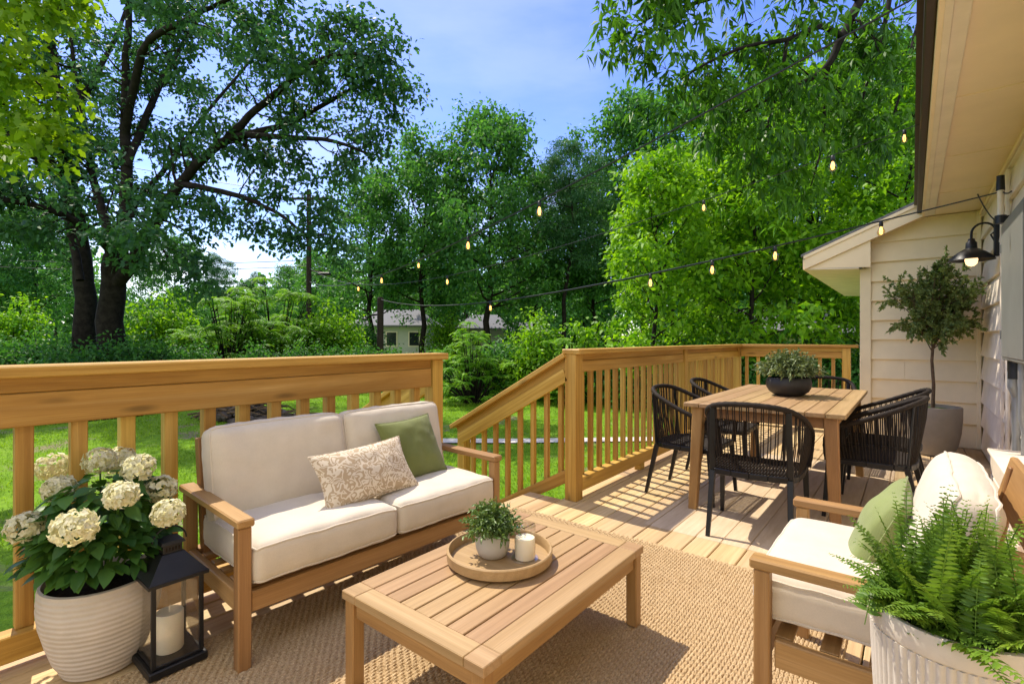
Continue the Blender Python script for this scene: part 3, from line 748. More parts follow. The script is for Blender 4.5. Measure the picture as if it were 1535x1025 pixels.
def sofa_build():
    leg = .047; seat_frame(sofa, SL, SD, leg, .556, .205, .075, .755, 6)
    for z in (.45, .60, .735): b = MB(); y = SD / 2 - .10 + (z - .205) / .55 * .088 + .02; b.box((0, y, z), (SL - .17, .02, .06), .004); b.build('back_slat', M['teak'], sofa)
    cw = (SL - 2 * leg) / 2 - .003
    for s_ in (-1, 1):
        cushion_parts(cw - .004, .58, .145, .036, .022, 3 + s_, 'seat_cushion', M['linen'], sofa, (s_ * cw / 2, -.055, .372))
        cushion_parts(cw - .004, .42, .13, .045, .028, 8 + s_ * 2, 'back_cushion', M['linen'], sofa, (s_ * cw / 2, .165, .605), (R(90 - 12), 0, 0))
sofa_build()
def on_sofa(x, y, z): return sofa.matrix_basis @ Vector((x, y, z))
def look_rot(rz, tilt, roll=0):
    """pillow local z = its face normal; returned euler makes the face look towards heading rz, leaning back by tilt."""
    Rm = Matrix.Rotation(rz, 3, 'Z') @ Matrix.Rotation(R(90) - tilt, 3, 'X') @ Matrix.Rotation(roll, 3, 'Z'); return Rm.to_euler()
sz = sofa.rotation_euler.z
ms_ = sofa.matrix_basis = Matrix.LocRotScale(sofa.location, sofa.rotation_euler, None)
pillow('throw_pillow', .36, .35, .062, 5, M['green_cloth'], on_sofa(.33, -.0, .60), look_rot(sz, R(27), R(3)), 'square olive green throw pillow leaning in the far corner of the sofa')
pillow('throw_pillow', .50, .27, .058, 9, M['patterned'], on_sofa(-.035, -.125, .565), look_rot(sz, R(33), R(3)), 'oblong throw pillow in cream and tan squiggle pattern on the sofa')

# armchair
AW, AD = .735, .585
ac = empty('armchair', (-.072, 1.955, 0), R(-90), 'teak framed outdoor armchair with cream cushions facing the sofa', 'armchair')
ac.matrix_basis = Matrix.LocRotScale(ac.location, ac.rotation_euler, None)
leg = .043; seat_frame(ac, AW, AD, leg, .562, .255, .08, .70, 5)
for sx_ in (-1, 1):
    b = MB(); b.beam((sx_ * .24, AD / 2 - .06, .28), (sx_ * .24, AD / 2 + .03, .80), .035, .03, .004, (0, -1, 0)); b.build('back_post', M['teak'], ac)
b = MB(); b.beam((-.33, AD / 2 + .022, .745), (.33, AD / 2 + .022, .745), .022, .15, .006, Vector((0, .25, 1)).normalized()); b.build('back_board', M['teak'], ac)
b = MB(); b.beam((-.30, AD / 2 - .02, .5), (.30, AD / 2 - .02, .5), .02, .10, .005, Vector((0, .25, 1)).normalized()); b.build('back_slat', M['teak'], ac)
for k in range(7):
    z = .262 + .0
for k in range(6): 
    MB().box((-AW / 2 + .045, -AD / 2 + .13 + k * .085, .362), (.025, .03, .02), .002).build('slat_end', M['teak'], ac)
cushion_parts(AW - 2 * leg - .01, .52, .13, .036, .02, 21, 'seat_cushion', M['linen'], ac, (0, -.045, .432))
cushion_parts(AW - 2 * leg - .03, .37, .125, .05, .02, 25, 'back_cushion', M['linen'], ac, (0, .148, .638), (R(90 - 17), 0, 0))
p = ac.matrix_basis @ Vector((-.09, -.012, .565))
pillow('throw_pillow', .34, .33, .065, 31, M['light_green'], p, look_rot(R(-90), R(24), R(-3)), 'sage green throw pillow on the armchair')

# ------------------------------------------------------------------ coffee table
ct = empty('coffee_table', (-1.205, 1.478, 0), 0, 'low slatted teak coffee table on the jute rug', 'table')
tw, tl, tz = .655, 1.0, .338
for sx_ in (-1, 1):
    for sy in (-1, 1): box('leg', (sx_ * (tw / 2 - .031), sy * (tl / 2 - .031), (tz - .03) / 2 + .006), (.047, .047, tz - .042), 'teak', ct)
    box('apron', (sx_ * (tw / 2 - .03), 0, tz - .060), (.024, tl - .112, .056), 'teak', ct)
    box('end_apron', (0, sx_ * (tl / 2 - .03), tz - .060), (tw - .112, .024, .056), 'teak', ct)
b = MB()
bw_ = .074
for s_ in (-1, 1):
    b.box((0, s_ * (tl / 2 - bw_ / 2), tz - .015), (tw - 2 * bw_ - .002, bw_, .03), .0025, None, None, 0)
    b.box((s_ * (tw / 2 - bw_ / 2), 0, tz - .015), (bw_, tl - 2 * bw_ - .002, .03), .0025)
    for s2 in (-1, 1): b.box((s_ * (tw / 2 - bw_ / 2), s2 * (tl / 2 - bw_ / 2), tz - .015), (bw_, bw_, .03), .0025, None, None, 0)
ns = 7; iw = tw - 2 * bw_; sw = iw / ns
for k in range(ns): b.box((-iw / 2 + sw * (k + .5), 0, tz - .0155), (sw - .0062, tl - 2 * bw_ - .002, .028), .0022)
b.build('table_top', M['teak_top'], ct)
box('under_rail', (0, 0, tz - .045), (tw - .1, .04, .025), 'teak', ct)

tr = empty('tray', (-1.262, 1.50, tz), 0, 'round wooden tray with a raised rim on the coffee table', 'tray')
b = MB(); b.lathe([(.0, .004), (.185, .004), (.197, .006), (.205, .012), (.207, .046), (.203, .050), (.198, .050), (.195, .046), (.193, .012)], (0, 0, 0), 72); b.build('rim', M['teak_top'], tr, True)
b = MB(); b.lathe([(.194, .010), (.0, .0105)], (0, 0, 0), 72); b.build('base', M['tray_floor'], tr, True)
TZ = tz + .011

# ------------------------------------------------------------------ dining table
dt = empty('dining_table', (-.785, 4.44, 0), 0, 'rectangular teak dining table with splayed legs and slatted top', 'table')
dw, dl, dz = .965, 1.83, .752
b = MB(); ns = 9; sw = dw / ns
for k in range(ns): b.box((-dw / 2 + sw * (k + .5), 0, dz - .014), (sw - .004, dl, .028), .0025)
b.build('table_top', M['teak_top'], dt)
for sx_ in (-1, 1):
    box('apron', (sx_ * (dw / 2 - .075), 0, dz - .065), (.024, dl - .24, .072), 'teak', dt)
    box('end_apron', (0, sx_ * (dl / 2 - .075), dz - .065), (dw - .24, .024, .072), 'teak', dt)
    for sy in (-1, 1):
        b = MB(); b.taper((sx_ * (dw / 2 - .085), sy * (dl / 2 - .085), dz - .03), (sx_ * (dw / 2 - .055), sy * (dl / 2 - .045), .004), .038, .027); b.build('leg', M['teak'], dt)

# ------------------------------------------------------------------ rope dining chair (faces +y)
def make_chair():
    root = empty('dining_chair', (0, 0, 0), 0, 'x', 'chair', 'black rope dining chairs around the teak table')
    RO, BM = M['rope'], M['black_metal']
    half = [(.262, .215, .385), (.275, .222, .48), (.282, .212, .555), (.286, .175, .60), (.288, .10, .635), (.284, .0, .675), (.272, -.10, .72), (.243, -.185, .76), (.19, -.245, .79), (.11, -.278, .805), (0, -.288, .81)]
    P = [Vector(p) for p in half] + [Vector((-x, y, z)) for x, y, z in reversed(half[:-1])]
    # densify
    D = []
    for a in range(len(P) - 1):
        p0, p1, p2, p3 = P[max(a - 1, 0)], P[a], P[a + 1], P[min(a + 2, len(P) - 1)]
        for q in range(5):
            t = q / 5; D.append(.5 * ((2 * p1) + (p2 - p0) * t + (2 * p0 - 5 * p1 + 4 * p2 - p3) * t * t + (3 * p1 - p0 - 3 * p2 + p3) * t ** 3))
    D.append(P[-1])
    b = MB(); b.tube(D, [.0165 + .0012 * math.sin(i * 2.4) for i in range(len(D))], 9); b.build('back_rail', RO, root, True, ang=80)
    # seat frame
    fr = [(.25, .215), (.252, .0), (.24, -.14), (.20, -.215), (.10, -.235), (0, -.24)]
    F = [Vector((x, y, .385)) for x, y in fr] + [Vector((-x, y, .385)) for x, y in reversed(fr[:-1])]
    b = MB()
    for a in range(len(F) - 1): b.beam(F[a], F[a + 1], .022, .036, .004)
    b.beam(F[-1], F[0], .022, .036, .004); b.build('seat_frame', BM, root)
    for sx_ in (-1, 1):
        for (x0, y0, x1, y1) in ((.247, .205, .258, .235), (.212, -.205, .222, -.29)):
            b = MB(); b.taper((sx_ * x0, y0, .385), (sx_ * x1, y1, .0), .0165, .0115); b.build('leg', BM, root)
        b = MB(); b.beam((sx_ * .212, -.208, .38), (sx_ * .205, -.238, .775), .034, .012, .003, (0, 1, 0)); b.build('back_post', BM, root)
    # ropes between rail and seat frame, in pairs
    def along(L_, t):
        ds = [0]; 
        for a in range(len(L_) - 1): ds.append(ds[-1] + (L_[a + 1] - L_[a]).length)
        q = t * ds[-1]
        for a in range(len(L_) - 1):
            if ds[a + 1] >= q: return L_[a].lerp(L_[a + 1], (q - ds[a]) / max(1e-6, ds[a + 1] - ds[a]))
        return L_[-1]
    b = MB(); n = 72
    rail = D[14:-14]
    for k in range(n):
        t = k / (n - 1); tt = t + (.0035 if k % 2 else -.0035) * (1 if 0 < k < n - 1 else 0)
        a = along(rail, min(1, max(0, tt))); c = along(F, .04 + .92 * t) + Vector((0, 0, .012))
        m = (a + c) / 2; m += Vector((m.x, m.y, 0)) * .03
        b.tube([a, m, c], .0034, 5, caps=False)
    b.build('woven_back', RO, root, True, ang=80)
    b = MB(); n = 30
    for k in range(n):
        x = -.238 + .476 * k / (n - 1); yb = -.225 if abs(x) < .19 else -.16
        sg = .012 * (1 - (x / .24) ** 2)
        b.tube([(x, .216, .402), (x, .1, .404 - sg), (x, -.05, .404 - sg), (x, yb, .402)], .0068, 5)
    for k in range(4): b.tube([(-.24, .17 - k * .1, .394), (0, .17 - k * .1, .386), (.24, .17 - k * .1, .394)], .006, 5)
    b.build('woven_seat', RO, root, True, ang=80)
    return root
chair = make_chair()
CH = [(-1.33, 3.93, -92, 'black rope dining chair on the railing side nearest the camera'),
      (-1.34, 4.83, -88, 'black rope dining chair on the railing side behind the first, mostly hidden by the table'),
      (-.765, 3.42, 3, 'black rope dining chair at the near end of the table with its back to us'),
      (-.70, 5.62, 178, 'black rope dining chair at the far end of the table behind the plant bowl'),
      (-.215, 4.20, 86, 'black rope dining chair on the house side, the nearer of the overlapping pair'),
      (-.19, 4.86, 90, 'black rope dining chair on the house side, the farther one near the potted tree')]
for k, (x, y, rz, lb) in enumerate(CH):
    o = chair if k == 0 else copy_tree(chair)
    o.location = (x, y, .006); o.rotation_euler = (0, 0, R(rz)); o['label'] = lb

# ------------------------------------------------------------------ potted plants and small things
def rand_dirs(n, zmin=-1):
    v = nrg.normal(size=(n * 6 + 60, 3)); v = unit(v); v = v[v[:, 2] > zmin][:n]; return v
def dome_plant(root, c, rad, h, nst, per, L_, W_, mat, leafname='leaves', droop=.3, stem_mat='box_leaf', zmin=-.15, up=.25, stemr=.0012):
    c = np.array(c, float); ds = rand_dirs(nst, zmin); st = MB(); pos = []; dr = []
    for d in ds:
        l = nrg.uniform(.72, 1.1); tip = c + d * np.array([rad, rad, h]) * l; mid = c + (tip - c) * .5 + np.array([0, 0, .12 * h])
        st.tube([c + d * .01, mid, tip], [stemr * 1.5, stemr * 1.2, stemr * .7], 4, caps=False)
        ts = nrg.uniform(.35, 1.03, per)
        for t in ts:
            p = (1 - t) ** 2 * c + 2 * t * (1 - t) * mid + t * t * tip; pos.append(p)
            dd = d * .6 + nrg.normal(0, .55, 3) + np.array([0, 0, up]); dr.append(dd)
    st.build('stems', M[stem_mat], root)
    n = len(pos); nr = nrg.normal(0, .5, (n, 3)) + np.array([0, 0, 1])
    return leaves(leafname, pos, dr, nr, nrg.uniform(.7, 1.15, n) * L_, nrg.uniform(.8, 1.15, n) * W_, mat, root, 'fold', None, .5, droop)

# hydrangea
hp = empty('flower_pot', (-2.345, .50, 0), 0, 'large cream ribbed planter pot left of the lantern', 'planter')
b = MB(); prof = [(.0, 0), (.105, 0), (.125, .008), (.15, .06), (.175, .13), (.192, .20), (.199, .27), (.199, .315), (.194, .345), (.184, .348), (.18, .33), (.178, .315)]
pp = []
for a in range(len(prof) - 1):
    for q in range(4): pp.append((prof[a][0] + (prof[a + 1][0] - prof[a][0]) * q / 4, prof[a][1] + (prof[a + 1][1] - prof[a][1]) * q / 4))
pp.append(prof[-1])
b.lathe([(r_ + (.0016 * math.sin(z * 330) if r_ > .12 and .02 < z < .33 else 0), z) for r_, z in pp], (0, 0, 0), 64, lambda a, z: 1 + .008 * math.sin(3 * a + z * 9)); b.build('pot', M['pot_cream'], hp, True)
b = MB(); b.lathe([(.179, .318), (.1, .328), (0, .332)], (0, 0, 0), 32); b.build('soil', M['soil'], hp, True)
hp.scale = (.92, .92, .95)
hy = empty('hydrangea', (-2.345, .50, .315), 0, 'white flowering hydrangea with dark green leaves in the cream pot', 'plant')
heads = [(150, 690, 1.96), (207, 700, 1.88), (182, 742, 1.74), (88, 732, 1.82), (112, 790, 1.62), (40, 790, 1.70), (240, 732, 1.93), (252, 768, 1.80), (80, 700, 2.06), (178, 690, 2.08), (196, 720, 2.02), (60, 752, 1.98)]
o0 = np.array(hy.location)
stm = MB(); fl = []
for (px, py, Zc) in heads[:10]:
    c = np.array(W(px, py, Zc)) - o0; fl.append(c)
    stm.tube([(c[0] * .12, c[1] * .12, 0), (c[0] * .6, c[1] * .6, c[2] * .6), tuple(c * .98)], [.005, .004, .003], 5)
stm.build('stems', M['hyd_leaf'], hy)
pos = []; dr = []; nr = []
for k in range(760):
    d = rand_dirs(1, -.30)[0]; l = nrg.uniform(.3, 1.0) ** .6
    p = np.array([0, 0, .14]) + d * np.array([.20, .20, .255]) * l
    if p[2] < -.02 and math.hypot(p[0], p[1]) < .2: p[2] = .02
    a = math.atan2(p[1], p[0]) + nrg.normal(0, .5); pos.append(p)
    dr.append((math.cos(a), math.sin(a), nrg.uniform(-.45, .25))); nr.append((nrg.normal(0, .35), nrg.normal(0, .35), 1))
leaves('leaves', pos, dr, nr, nrg.uniform(.05, .08, 760), nrg.uniform(.034, .05, 760), M['hyd_leaf'], hy, 'fold', None, .25, .28)
for c in fl:
    pos = []; dr = []; nr = []; nf = 190; R_ = nrg.uniform(.046, .059)
    for d in rand_dirs(nf, -.8):
        ctr = c + d * np.array([R_, R_, R_ * .88]) * nrg.uniform(.82, 1.08)
        d = unit((d + nrg.normal(0, .28, 3))[None])[0]; t1 = np.cross(d, nrg.normal(size=3)); t1 /= np.linalg.norm(t1); t2 = np.cross(d, t1)
        for q in range(4):
            a = q * math.pi / 2 + .2; dd = t1 * math.cos(a) + t2 * math.sin(a) + d * .28; pos.append(ctr); dr.append(dd); nr.append(d)
    n = len(pos); leaves('flower_head', pos, dr, nr, nrg.uniform(.011, .0155, n), nrg.uniform(.009, .013, n), M['petal'], hy, 'oval', np.clip(nrg.normal(.55, .3, n), 0, 1), .5, .1)

# lantern
la = empty('lantern', (-2.15, .655, .014), R(0), 'black metal and glass lantern beside the flower pot', 'lantern')
BM = M['black_metal']; lw, ld, lh = .175, .15, .285
MB().box((0, 0, .016), (lw + .035, ld + .035, .03), .004).build('base', BM, la)
MB().box((0, 0, .036), (lw + .006, ld + .006, .010), .002).build('base_plate', BM, la)
for sx_ in (-1, 1):
    for sy in (-1, 1): MB().box((sx_ * lw / 2, sy * ld / 2, .035 + lh / 2), (.014, .014, lh), .002).build('frame_post', BM, la)
    MB().box((sx_ * lw / 2, 0, .035 + lh / 2), (.002, ld - .016, lh - .006), .0005).build('pane', M['glass'], la)
    MB().box((0, sx_ * ld / 2, .035 + lh / 2), (lw - .016, .002, lh - .006), .0005).build('pane', M['glass'], la)
b = MB(); z0 = .035 + lh
def frustum(b, a0, b0, z0, a1, b1, z1):
    vs = [(-a0, -b0, z0), (a0, -b0, z0), (a0, b0, z0), (-a0, b0, z0), (-a1, -b1, z1), (a1, -b1, z1), (a1, b1, z1), (-a1, b1, z1)]
    b.add(vs, [(3, 2, 1, 0), (4, 5, 6, 7), (0, 1, 5, 4), (1, 2, 6, 5), (2, 3, 7, 6), (3, 0, 4, 7)])
frustum(b, lw / 2 + .02, ld / 2 + .02, z0, lw / 2 + .02, ld / 2 + .02, z0 + .012); frustum(b, lw / 2 + .017, ld / 2 + .017, z0 + .012, .042, .036, z0 + .085)
b.build('roof', BM, la)
b = MB(); frustum(b, .036, .031, z0 + .085, .036, .031, z0 + .118); frustum(b, .044, .039, z0 + .118, .040, .035, z0 + .128); b.build('vent', BM, la)
b = MB()
for q in range(5): b.box((.0365, -.02 + q * .01, z0 + .1), (.002, .005, .014), .0004)
for q in range(5): b.box((-.024 + q * .012, -.0315, z0 + .1), (.006, .002, .014), .0004)
b.build('vent_hole', M['soil'], la)
b = MB(); b.tube([(.0, .055 * math.cos(a), z0 + .118 + .055 * math.sin(a)) for a in np.linspace(0, math.pi, 14)], .0028, 6); b.build('handle', BM, la, True)
cd = empty('candle', (-2.15, .655, .014 + .041), 0, 'thick cream pillar candle inside the black lantern', 'candle')
b = MB(); b.lathe([(0, 0), (.043, 0), (.045, .003), (.045, .135), (.043, .139), (.02, .1365), (0, .136)], (0, 0, 0), 40); b.build('wax', M['wax'], cd, True)
b = MB(); b.tube([(0, 0, .135), (.001, 0, .15), (.004, .001, .162)], .0013, 5); b.build('wick', M['wax'], cd)

# tray plant + glass candle
tp = empty('plant_pot', (-1.292, 1.492, TZ), 0, 'small speckled white pot on the round tray', 'planter')
b = MB(); b.lathe([(0, 0), (.045, 0), (.056, .008), (.066, .035), (.0685, .062), (.066, .09), (.0615, .104), (.057, .104), (.058, .09), (0, .088)], (0, 0, 0), 44); b.build('pot', M['pot_small'], tp, True)
tpl = empty('potted_plant', (-1.292, 1.492, TZ + .088), 0, 'small bright green leafy plant in the pot on the tray', 'plant')
dome_plant(tpl, (0, 0, .01), .118, .118, 150, 15, .021, .0085, M['box_leaf'], zmin=-.12)
tc_ = empty('glass_candle', (-1.172, 1.545, TZ), 0, 'cream candle in a clear glass cylinder on the round tray', 'candle')
b = MB(); b.lathe([(0, 0), (.052, 0), (.054, .003), (.052, .006), (0, .006)], (0, 0, 0), 36); b.build('coaster', M['glass'], tc_, True)
b = MB(); b.lathe([(.041, .007), (.0415, .13)], (0, 0, 0), 40); b.build('glass_cylinder', M['glass'], tc_, True)
b = MB(); b.lathe([(0, .007), (.0385, .007), (.0385, .082), (.037, .085), (0, .083)], (0, 0, 0), 36); b.build('wax', M['wax'], tc_, True)
b = MB(); b.tube([(0, 0, .083), (.001, 0, .094)], .001, 5); b.build('wick', M['soil'], tc_)

# bowl on the dining table
bo = empty('plant_bowl', (-.765, 4.46, .754), 0, 'round matt black bowl planter on the dining table', 'planter')
b = MB(); b.lathe([(0, 0), (.085, 0), (.105, .008), (.14, .035), (.158, .07), (.162, .10), (.155, .128), (.145, .142), (.138, .142), (.142, .128), (0, .125)], (0, 0, 0), 48); b.build('bowl', M['pot_black'], bo, True)
bp = empty('trailing_plant', (-.765, 4.46, .905), 0, 'bushy grey green plant spilling over the black bowl', 'plant')
dome_plant(bp, (0, 0, .01), .235, .20, 240, 16, .036, .0125, M['bowl_leaf'], droop=.35, zmin=.0, up=.2, stem_mat='bowl_leaf')

# olive tree
op = empty('planter', (.168, 6.83, 0), 0, 'large grey concrete planter in the corner by the clapboard wall', 'planter')
b = MB(); b.lathe([(0, 0), (.145, 0), (.165, .01), (.20, .10), (.226, .24), (.236, .38), (.238, .49), (.232, .502), (.215, .502), (.212, .46), (0, .455)], (0, 0, 0), 56); b.build('pot', M['pot_grey'], op, True)
b = MB(); b.lathe([(.211, .462), (.15, .475), (0, .478)], (0, 0, 0), 30); b.build('moss', M['moss'], op, True)
ol = empty('olive_tree', (.168, 6.83, .475), 0, 'slender potted olive tree with a round crown against the wall', 'tree')
tb = MB(); tb.tube([(0, 0, 0), (.006, .004, .25), (-.008, 0, .5), (.004, -.004, .72), (0, 0, 1.0), (.01, 0, 1.3)], [.017, .015, .0135, .012, .008, .003], 8)
pos = []; dr = []
for k in range(72):
    z0 = nrg.uniform(.58, 1.12); a = nrg.uniform(0, 6.283); el = nrg.uniform(.25, 1.2); tgt = rand_dirs(1, -.85)[0] * np.array([.41, .41, .45]) * nrg.uniform(.75, 1.06) * (1.05 if k % 5 == 0 else .96) + np.array([0, 0, 1.07])
    s0 = np.array([0, 0, min(z0, tgt[2] - .02) if tgt[2] > .72 else .6]); mid = (s0 + tgt) / 2 + np.array([0, 0, .05]) + nrg.normal(0, .03, 3)
    tb.tube([s0, mid, tgt], [.006, .004, .0015], 5, caps=False)
    for q in range(10):
        t0 = nrg.uniform(.35, 1); bp0 = (1 - t0) ** 2 * s0 + 2 * t0 * (1 - t0) * mid + t0 * t0 * tgt
        d = unit((rand_dirs(1)[0] + (tgt - s0) * 1.3)[None])[0]; ln = nrg.uniform(.07, .16)
        tb.tube([bp0, bp0 + d * ln], [.0016, .0008], 4, caps=False)
        for w in range(28):
            pos.append(bp0 + d * ln * nrg.uniform(.15, 1.05)); dr.append(d * .8 + nrg.normal(0, .6, 3))
tb.build('trunk', M['bark_brown'], ol, True)
n = len(pos); leaves('crown', pos, dr, nrg.normal(0, .6, (n, 3)) + np.array([0, 0, .8]), nrg.uniform(.026, .042, n), nrg.uniform(.013, .019, n), M['olive_leaf'], ol, 'fold', None, .3, .15)

# fern in the white fluted pot
fp = empty('flower_pot', (.072, 1.385, 0), 0, 'white vertically fluted planter pot in the right foreground', 'planter')
b = MB(); prof = [(0, 0), (.12, 0), (.13, .01), (.155, .2), (.172, .42), (.178, .535)]
pp = [(r_ , z) for r_, z in prof]
b.lathe(pp, (0, 0, 0), 360, lambda a, z: 1 + .035 * abs(math.sin(29 * a)) if z > .005 else 1)
b.lathe([(.180, .535), (.183, .54), (.184, .572), (.181, .579), (.170, .580), (.166, .575), (.164, .54), (.0, .535)], (0, 0, 0), 120); b.build('pot', M['pot_white'], fp, True, ang=60)
b = MB(); b.lathe([(.165, .538), (.1, .55), (0, .552)], (0, 0, 0), 30); b.build('soil', M['soil'], fp, True)
fp.scale = (.80, .80, 1.095)
fe = empty('fern', (.072, 1.385, .60), 0, 'lush green fern in the white fluted pot', 'plant')
st = MB(); pos = []; dr = []; nr = []; Ls = []; Ws = []; rn = []
for k in range(230):
    a = nrg.uniform(0, 6.283); el = nrg.uniform(.32, 1.5); ln = nrg.uniform(.14, .225) * (1.28 if el > 1.15 else 1); base = np.array([nrg.normal(0, .045), nrg.normal(0, .045), .0])
    h = np.array([math.cos(a), math.sin(a), 0]); p = base.copy(); ang = el + .25; pts = [p.copy()]; m = 26; fr = nrg.random()
    for i in range(m):
        ang -= nrg.uniform(.4, 1.25) * (1.5 - el * .75) / m; p = p + (h * math.cos(ang) + np.array([0, 0, math.sin(ang)])) * ln / m; pts.append(p.copy())
        t = i / m
        if t < .14: continue
        tan = h * math.cos(ang) + np.array([0, 0, math.sin(ang)]); sdv = np.array([-h[1], h[0], 0]); up = np.cross(tan, sdv); up = up if up[2] > 0 else -up
        pl = .030 * math.sin(math.pi * min(1, (.16 + t * .84)) ** .8) ** .8 * (1.05 - .45 * t) + .004
        for s_ in (-1, 1):
            pos.append(p + tan * nrg.uniform(-.002, .002)); dr.append(sdv * s_ + tan * .35 + up * nrg.uniform(-.1, .3)); nr.append(up + nrg.normal(0, .12, 3)); Ls.append(pl * nrg.uniform(.85, 1.1)); Ws.append(min(.0125, pl * .34)); rn.append(np.clip(.15 + .5 * fr + .35 * t + nrg.normal(0, .08), 0, 1))
    st.tube(pts[::3], .0012, 4, caps=False)
st.build('stems', M['fern_leaf'], fe)
leaves('fronds', pos, dr, nr, Ls, Ws, M['fern_leaf'], fe, 'fold', np.array(rn), .45, .22)

# ------------------------------------------------------------------ trees
class Leafer:
    def __init__(s): s.c = []; s.r = []; s.o = []
    def clump(s, p, rad, n): s.c.append((np.array(p), rad, n))
    def build(s, name, root, mat, L_, W_, shape, flat=.7, droop=.25, upb=.9, star=False, rv=.25):
        pos = []; dr = []; nr = []; rn = []
        for p, rad, n in s.c:
            if star:                                  # leaflets fanning out of a few drooping centres
                cs = nrg.normal(0, 1, (4, 3)) * rad * .55; w = nrg.integers(0, 4, n); d = nrg.normal(0, 1, (n, 3)) + np.array([0, 0, -.55]); q = cs[w] + unit(d) * rad * .10; pos.append(p + q); dr.append(d)
            else:
                q = nrg.normal(0, 1, (n, 3)) * rad * .55 * np.array([1, 1, flat]); pos.append(p + q)
                d = q / max(rad, 1e-3) * .5 + nrg.normal(0, .6, (n, 3)) + np.array([0, 0, -.15]); dr.append(d)
            nr.append(nrg.normal(0, .55, (n, 3)) + np.array([0, 0, upb])); rn.append(np.clip(nrg.normal(nrg.uniform(.25, .75), rv, n), 0, 1))
        pos = np.concatenate(pos); n = len(pos)
        return leaves(name, pos, np.concatenate(dr), np.concatenate(nr), nrg.uniform(.7, 1.2, n) * L_, nrg.uniform(.75, 1.15, n) * W_, mat, root, shape, np.concatenate(rn), .25, droop)
def polyline(p0, d, ln, n, wander, grav, rg):
    p = Vector(p0); d = Vector(d).normalized(); pts = [p.copy()]
    for i in range(n):
        d = (d + Vector((rg.gauss(0, wander), rg.gauss(0, wander), rg.gauss(0, wander) + grav))).normalized(); p = p + d * ln / n; pts.append(p.copy())
    return pts
def branchlets(tb, lf, limb, r0, rg, nsub, sub_len, t0, nl, clump, ntw=3, tube_n=5, grav=-.02):
    m = len(limb) - 1
    for k in range(nsub):
        t = t0 + (1 - t0) * (k + rg.random()) / nsub; q = min(t * m, m - 1e-4); i = int(q); p = limb[i].lerp(limb[i + 1], q - i)
        ld = (limb[i + 1] - limb[i]).normalized(); side = Vector((rg.gauss(0, 1), rg.gauss(0, 1), rg.gauss(.25, .8))); side = (side - ld * side.dot(ld)).normalized()
        d = (ld * .55 + side).normalized(); ln = sub_len * rg.uniform(.55, 1.15) * (1.15 - .5 * t); s = polyline(p, d, ln, 4, .18, grav, rg); rr = max(r0 * .32 * (1.1 - .7 * t), r0 * .06)
        tb.tube(s, [rr, rr * .8, rr * .6, rr * .45, rr * .25], tube_n, caps=False)
        lf.clump(s[-1], clump * rg.uniform(.7, 1.15), nl)
        for w in range(ntw):
            j = rg.choice((1, 2, 2, 3, 3)); dd = ((s[j + 1 if j < 4 else 4] - s[j]).normalized() + Vector((rg.gauss(0, .7), rg.gauss(0, .7), rg.gauss(.0, .6)))).normalized()
            tw_ = polyline(s[j], dd, ln * rg.uniform(.35, .7), 2, .2, grav, rg); tb.tube(tw_, [rr * .4, rr * .3, rr * .15], 4, caps=False); lf.clump(tw_[-1], clump * rg.uniform(.55, 1), int(nl * .8))
def make_tree(name, H, Rc, tr, base, nlimb, nsub, nl, leaf, clump, matl, seed, label, cat='tree', group=None, shape='oval', prof='round', matb='bark', lean=.05, fork=0, flat=.7, limb_up=.55, sub_len=.42, ntw=3):
    rg = random.Random(seed); root = empty(name, (0, 0, 0), 0, label, cat, group); tb = MB(); lf = Leafer()
    n = 9; px = py = 0; T = []
    for i in range(n + 1):
        t = i / n; T.append(Vector((px, py, H * .93 * t))); px += rg.gauss(lean * H / n * .6, H * .012); py += rg.gauss(0, H * .012)
    tb.tube([T[0] - Vector((0, 0, .3))] + T, [tr * 1.5] + [tr * (1.18 if i == 0 else 1) * (1 - .9 * (i / n) ** .9) for i in range(n + 1)], 9)
    for k in range(nlimb):
        t = base + (1 - base) * ((k + rg.random() * .8) / nlimb) ** .95; u = (t - base) / (1 - base)
        f = {'round': math.sin(math.pi * min(.98, .16 + .80 * u)) ** .75, 'cone': 1.05 - u * .85, 'top': .35 + .75 * math.sin(math.pi * min(1, .05 + u * .85)), 'column': .7 + .3 * math.sin(math.pi * u)}[prof]
        q = min(max(t - .06, base * .9) / .93, .99) * n; i = int(q); p = T[i].lerp(T[min(i + 1, n)], q - i); a = k * 2.4 + rg.uniform(-.5, .5)
        el = limb_up * (.35 + 1.3 * u) + rg.gauss(0, .12); d = Vector((math.cos(a) * math.cos(el), math.sin(a) * math.cos(el), math.sin(el)))
        ln = max(Rc * f * rg.uniform(.72, 1.12), Rc * .18); s = polyline(p, d, ln, 6, .12, .02, rg); r0 = tr * .42 * (1 - .65 * t)
        tb.tube(s, [r0 * (1 - .85 * j / 6) for j in range(7)], 6, caps=False)
        branchlets(tb, lf, s, r0, rg, nsub, Rc * sub_len, .25, nl, clump, ntw)
        lf.clump(s[-1], clump, nl)
    lf.clump(T[-1], clump, nl * 2)
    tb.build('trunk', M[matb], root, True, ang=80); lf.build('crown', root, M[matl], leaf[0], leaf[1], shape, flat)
    return root
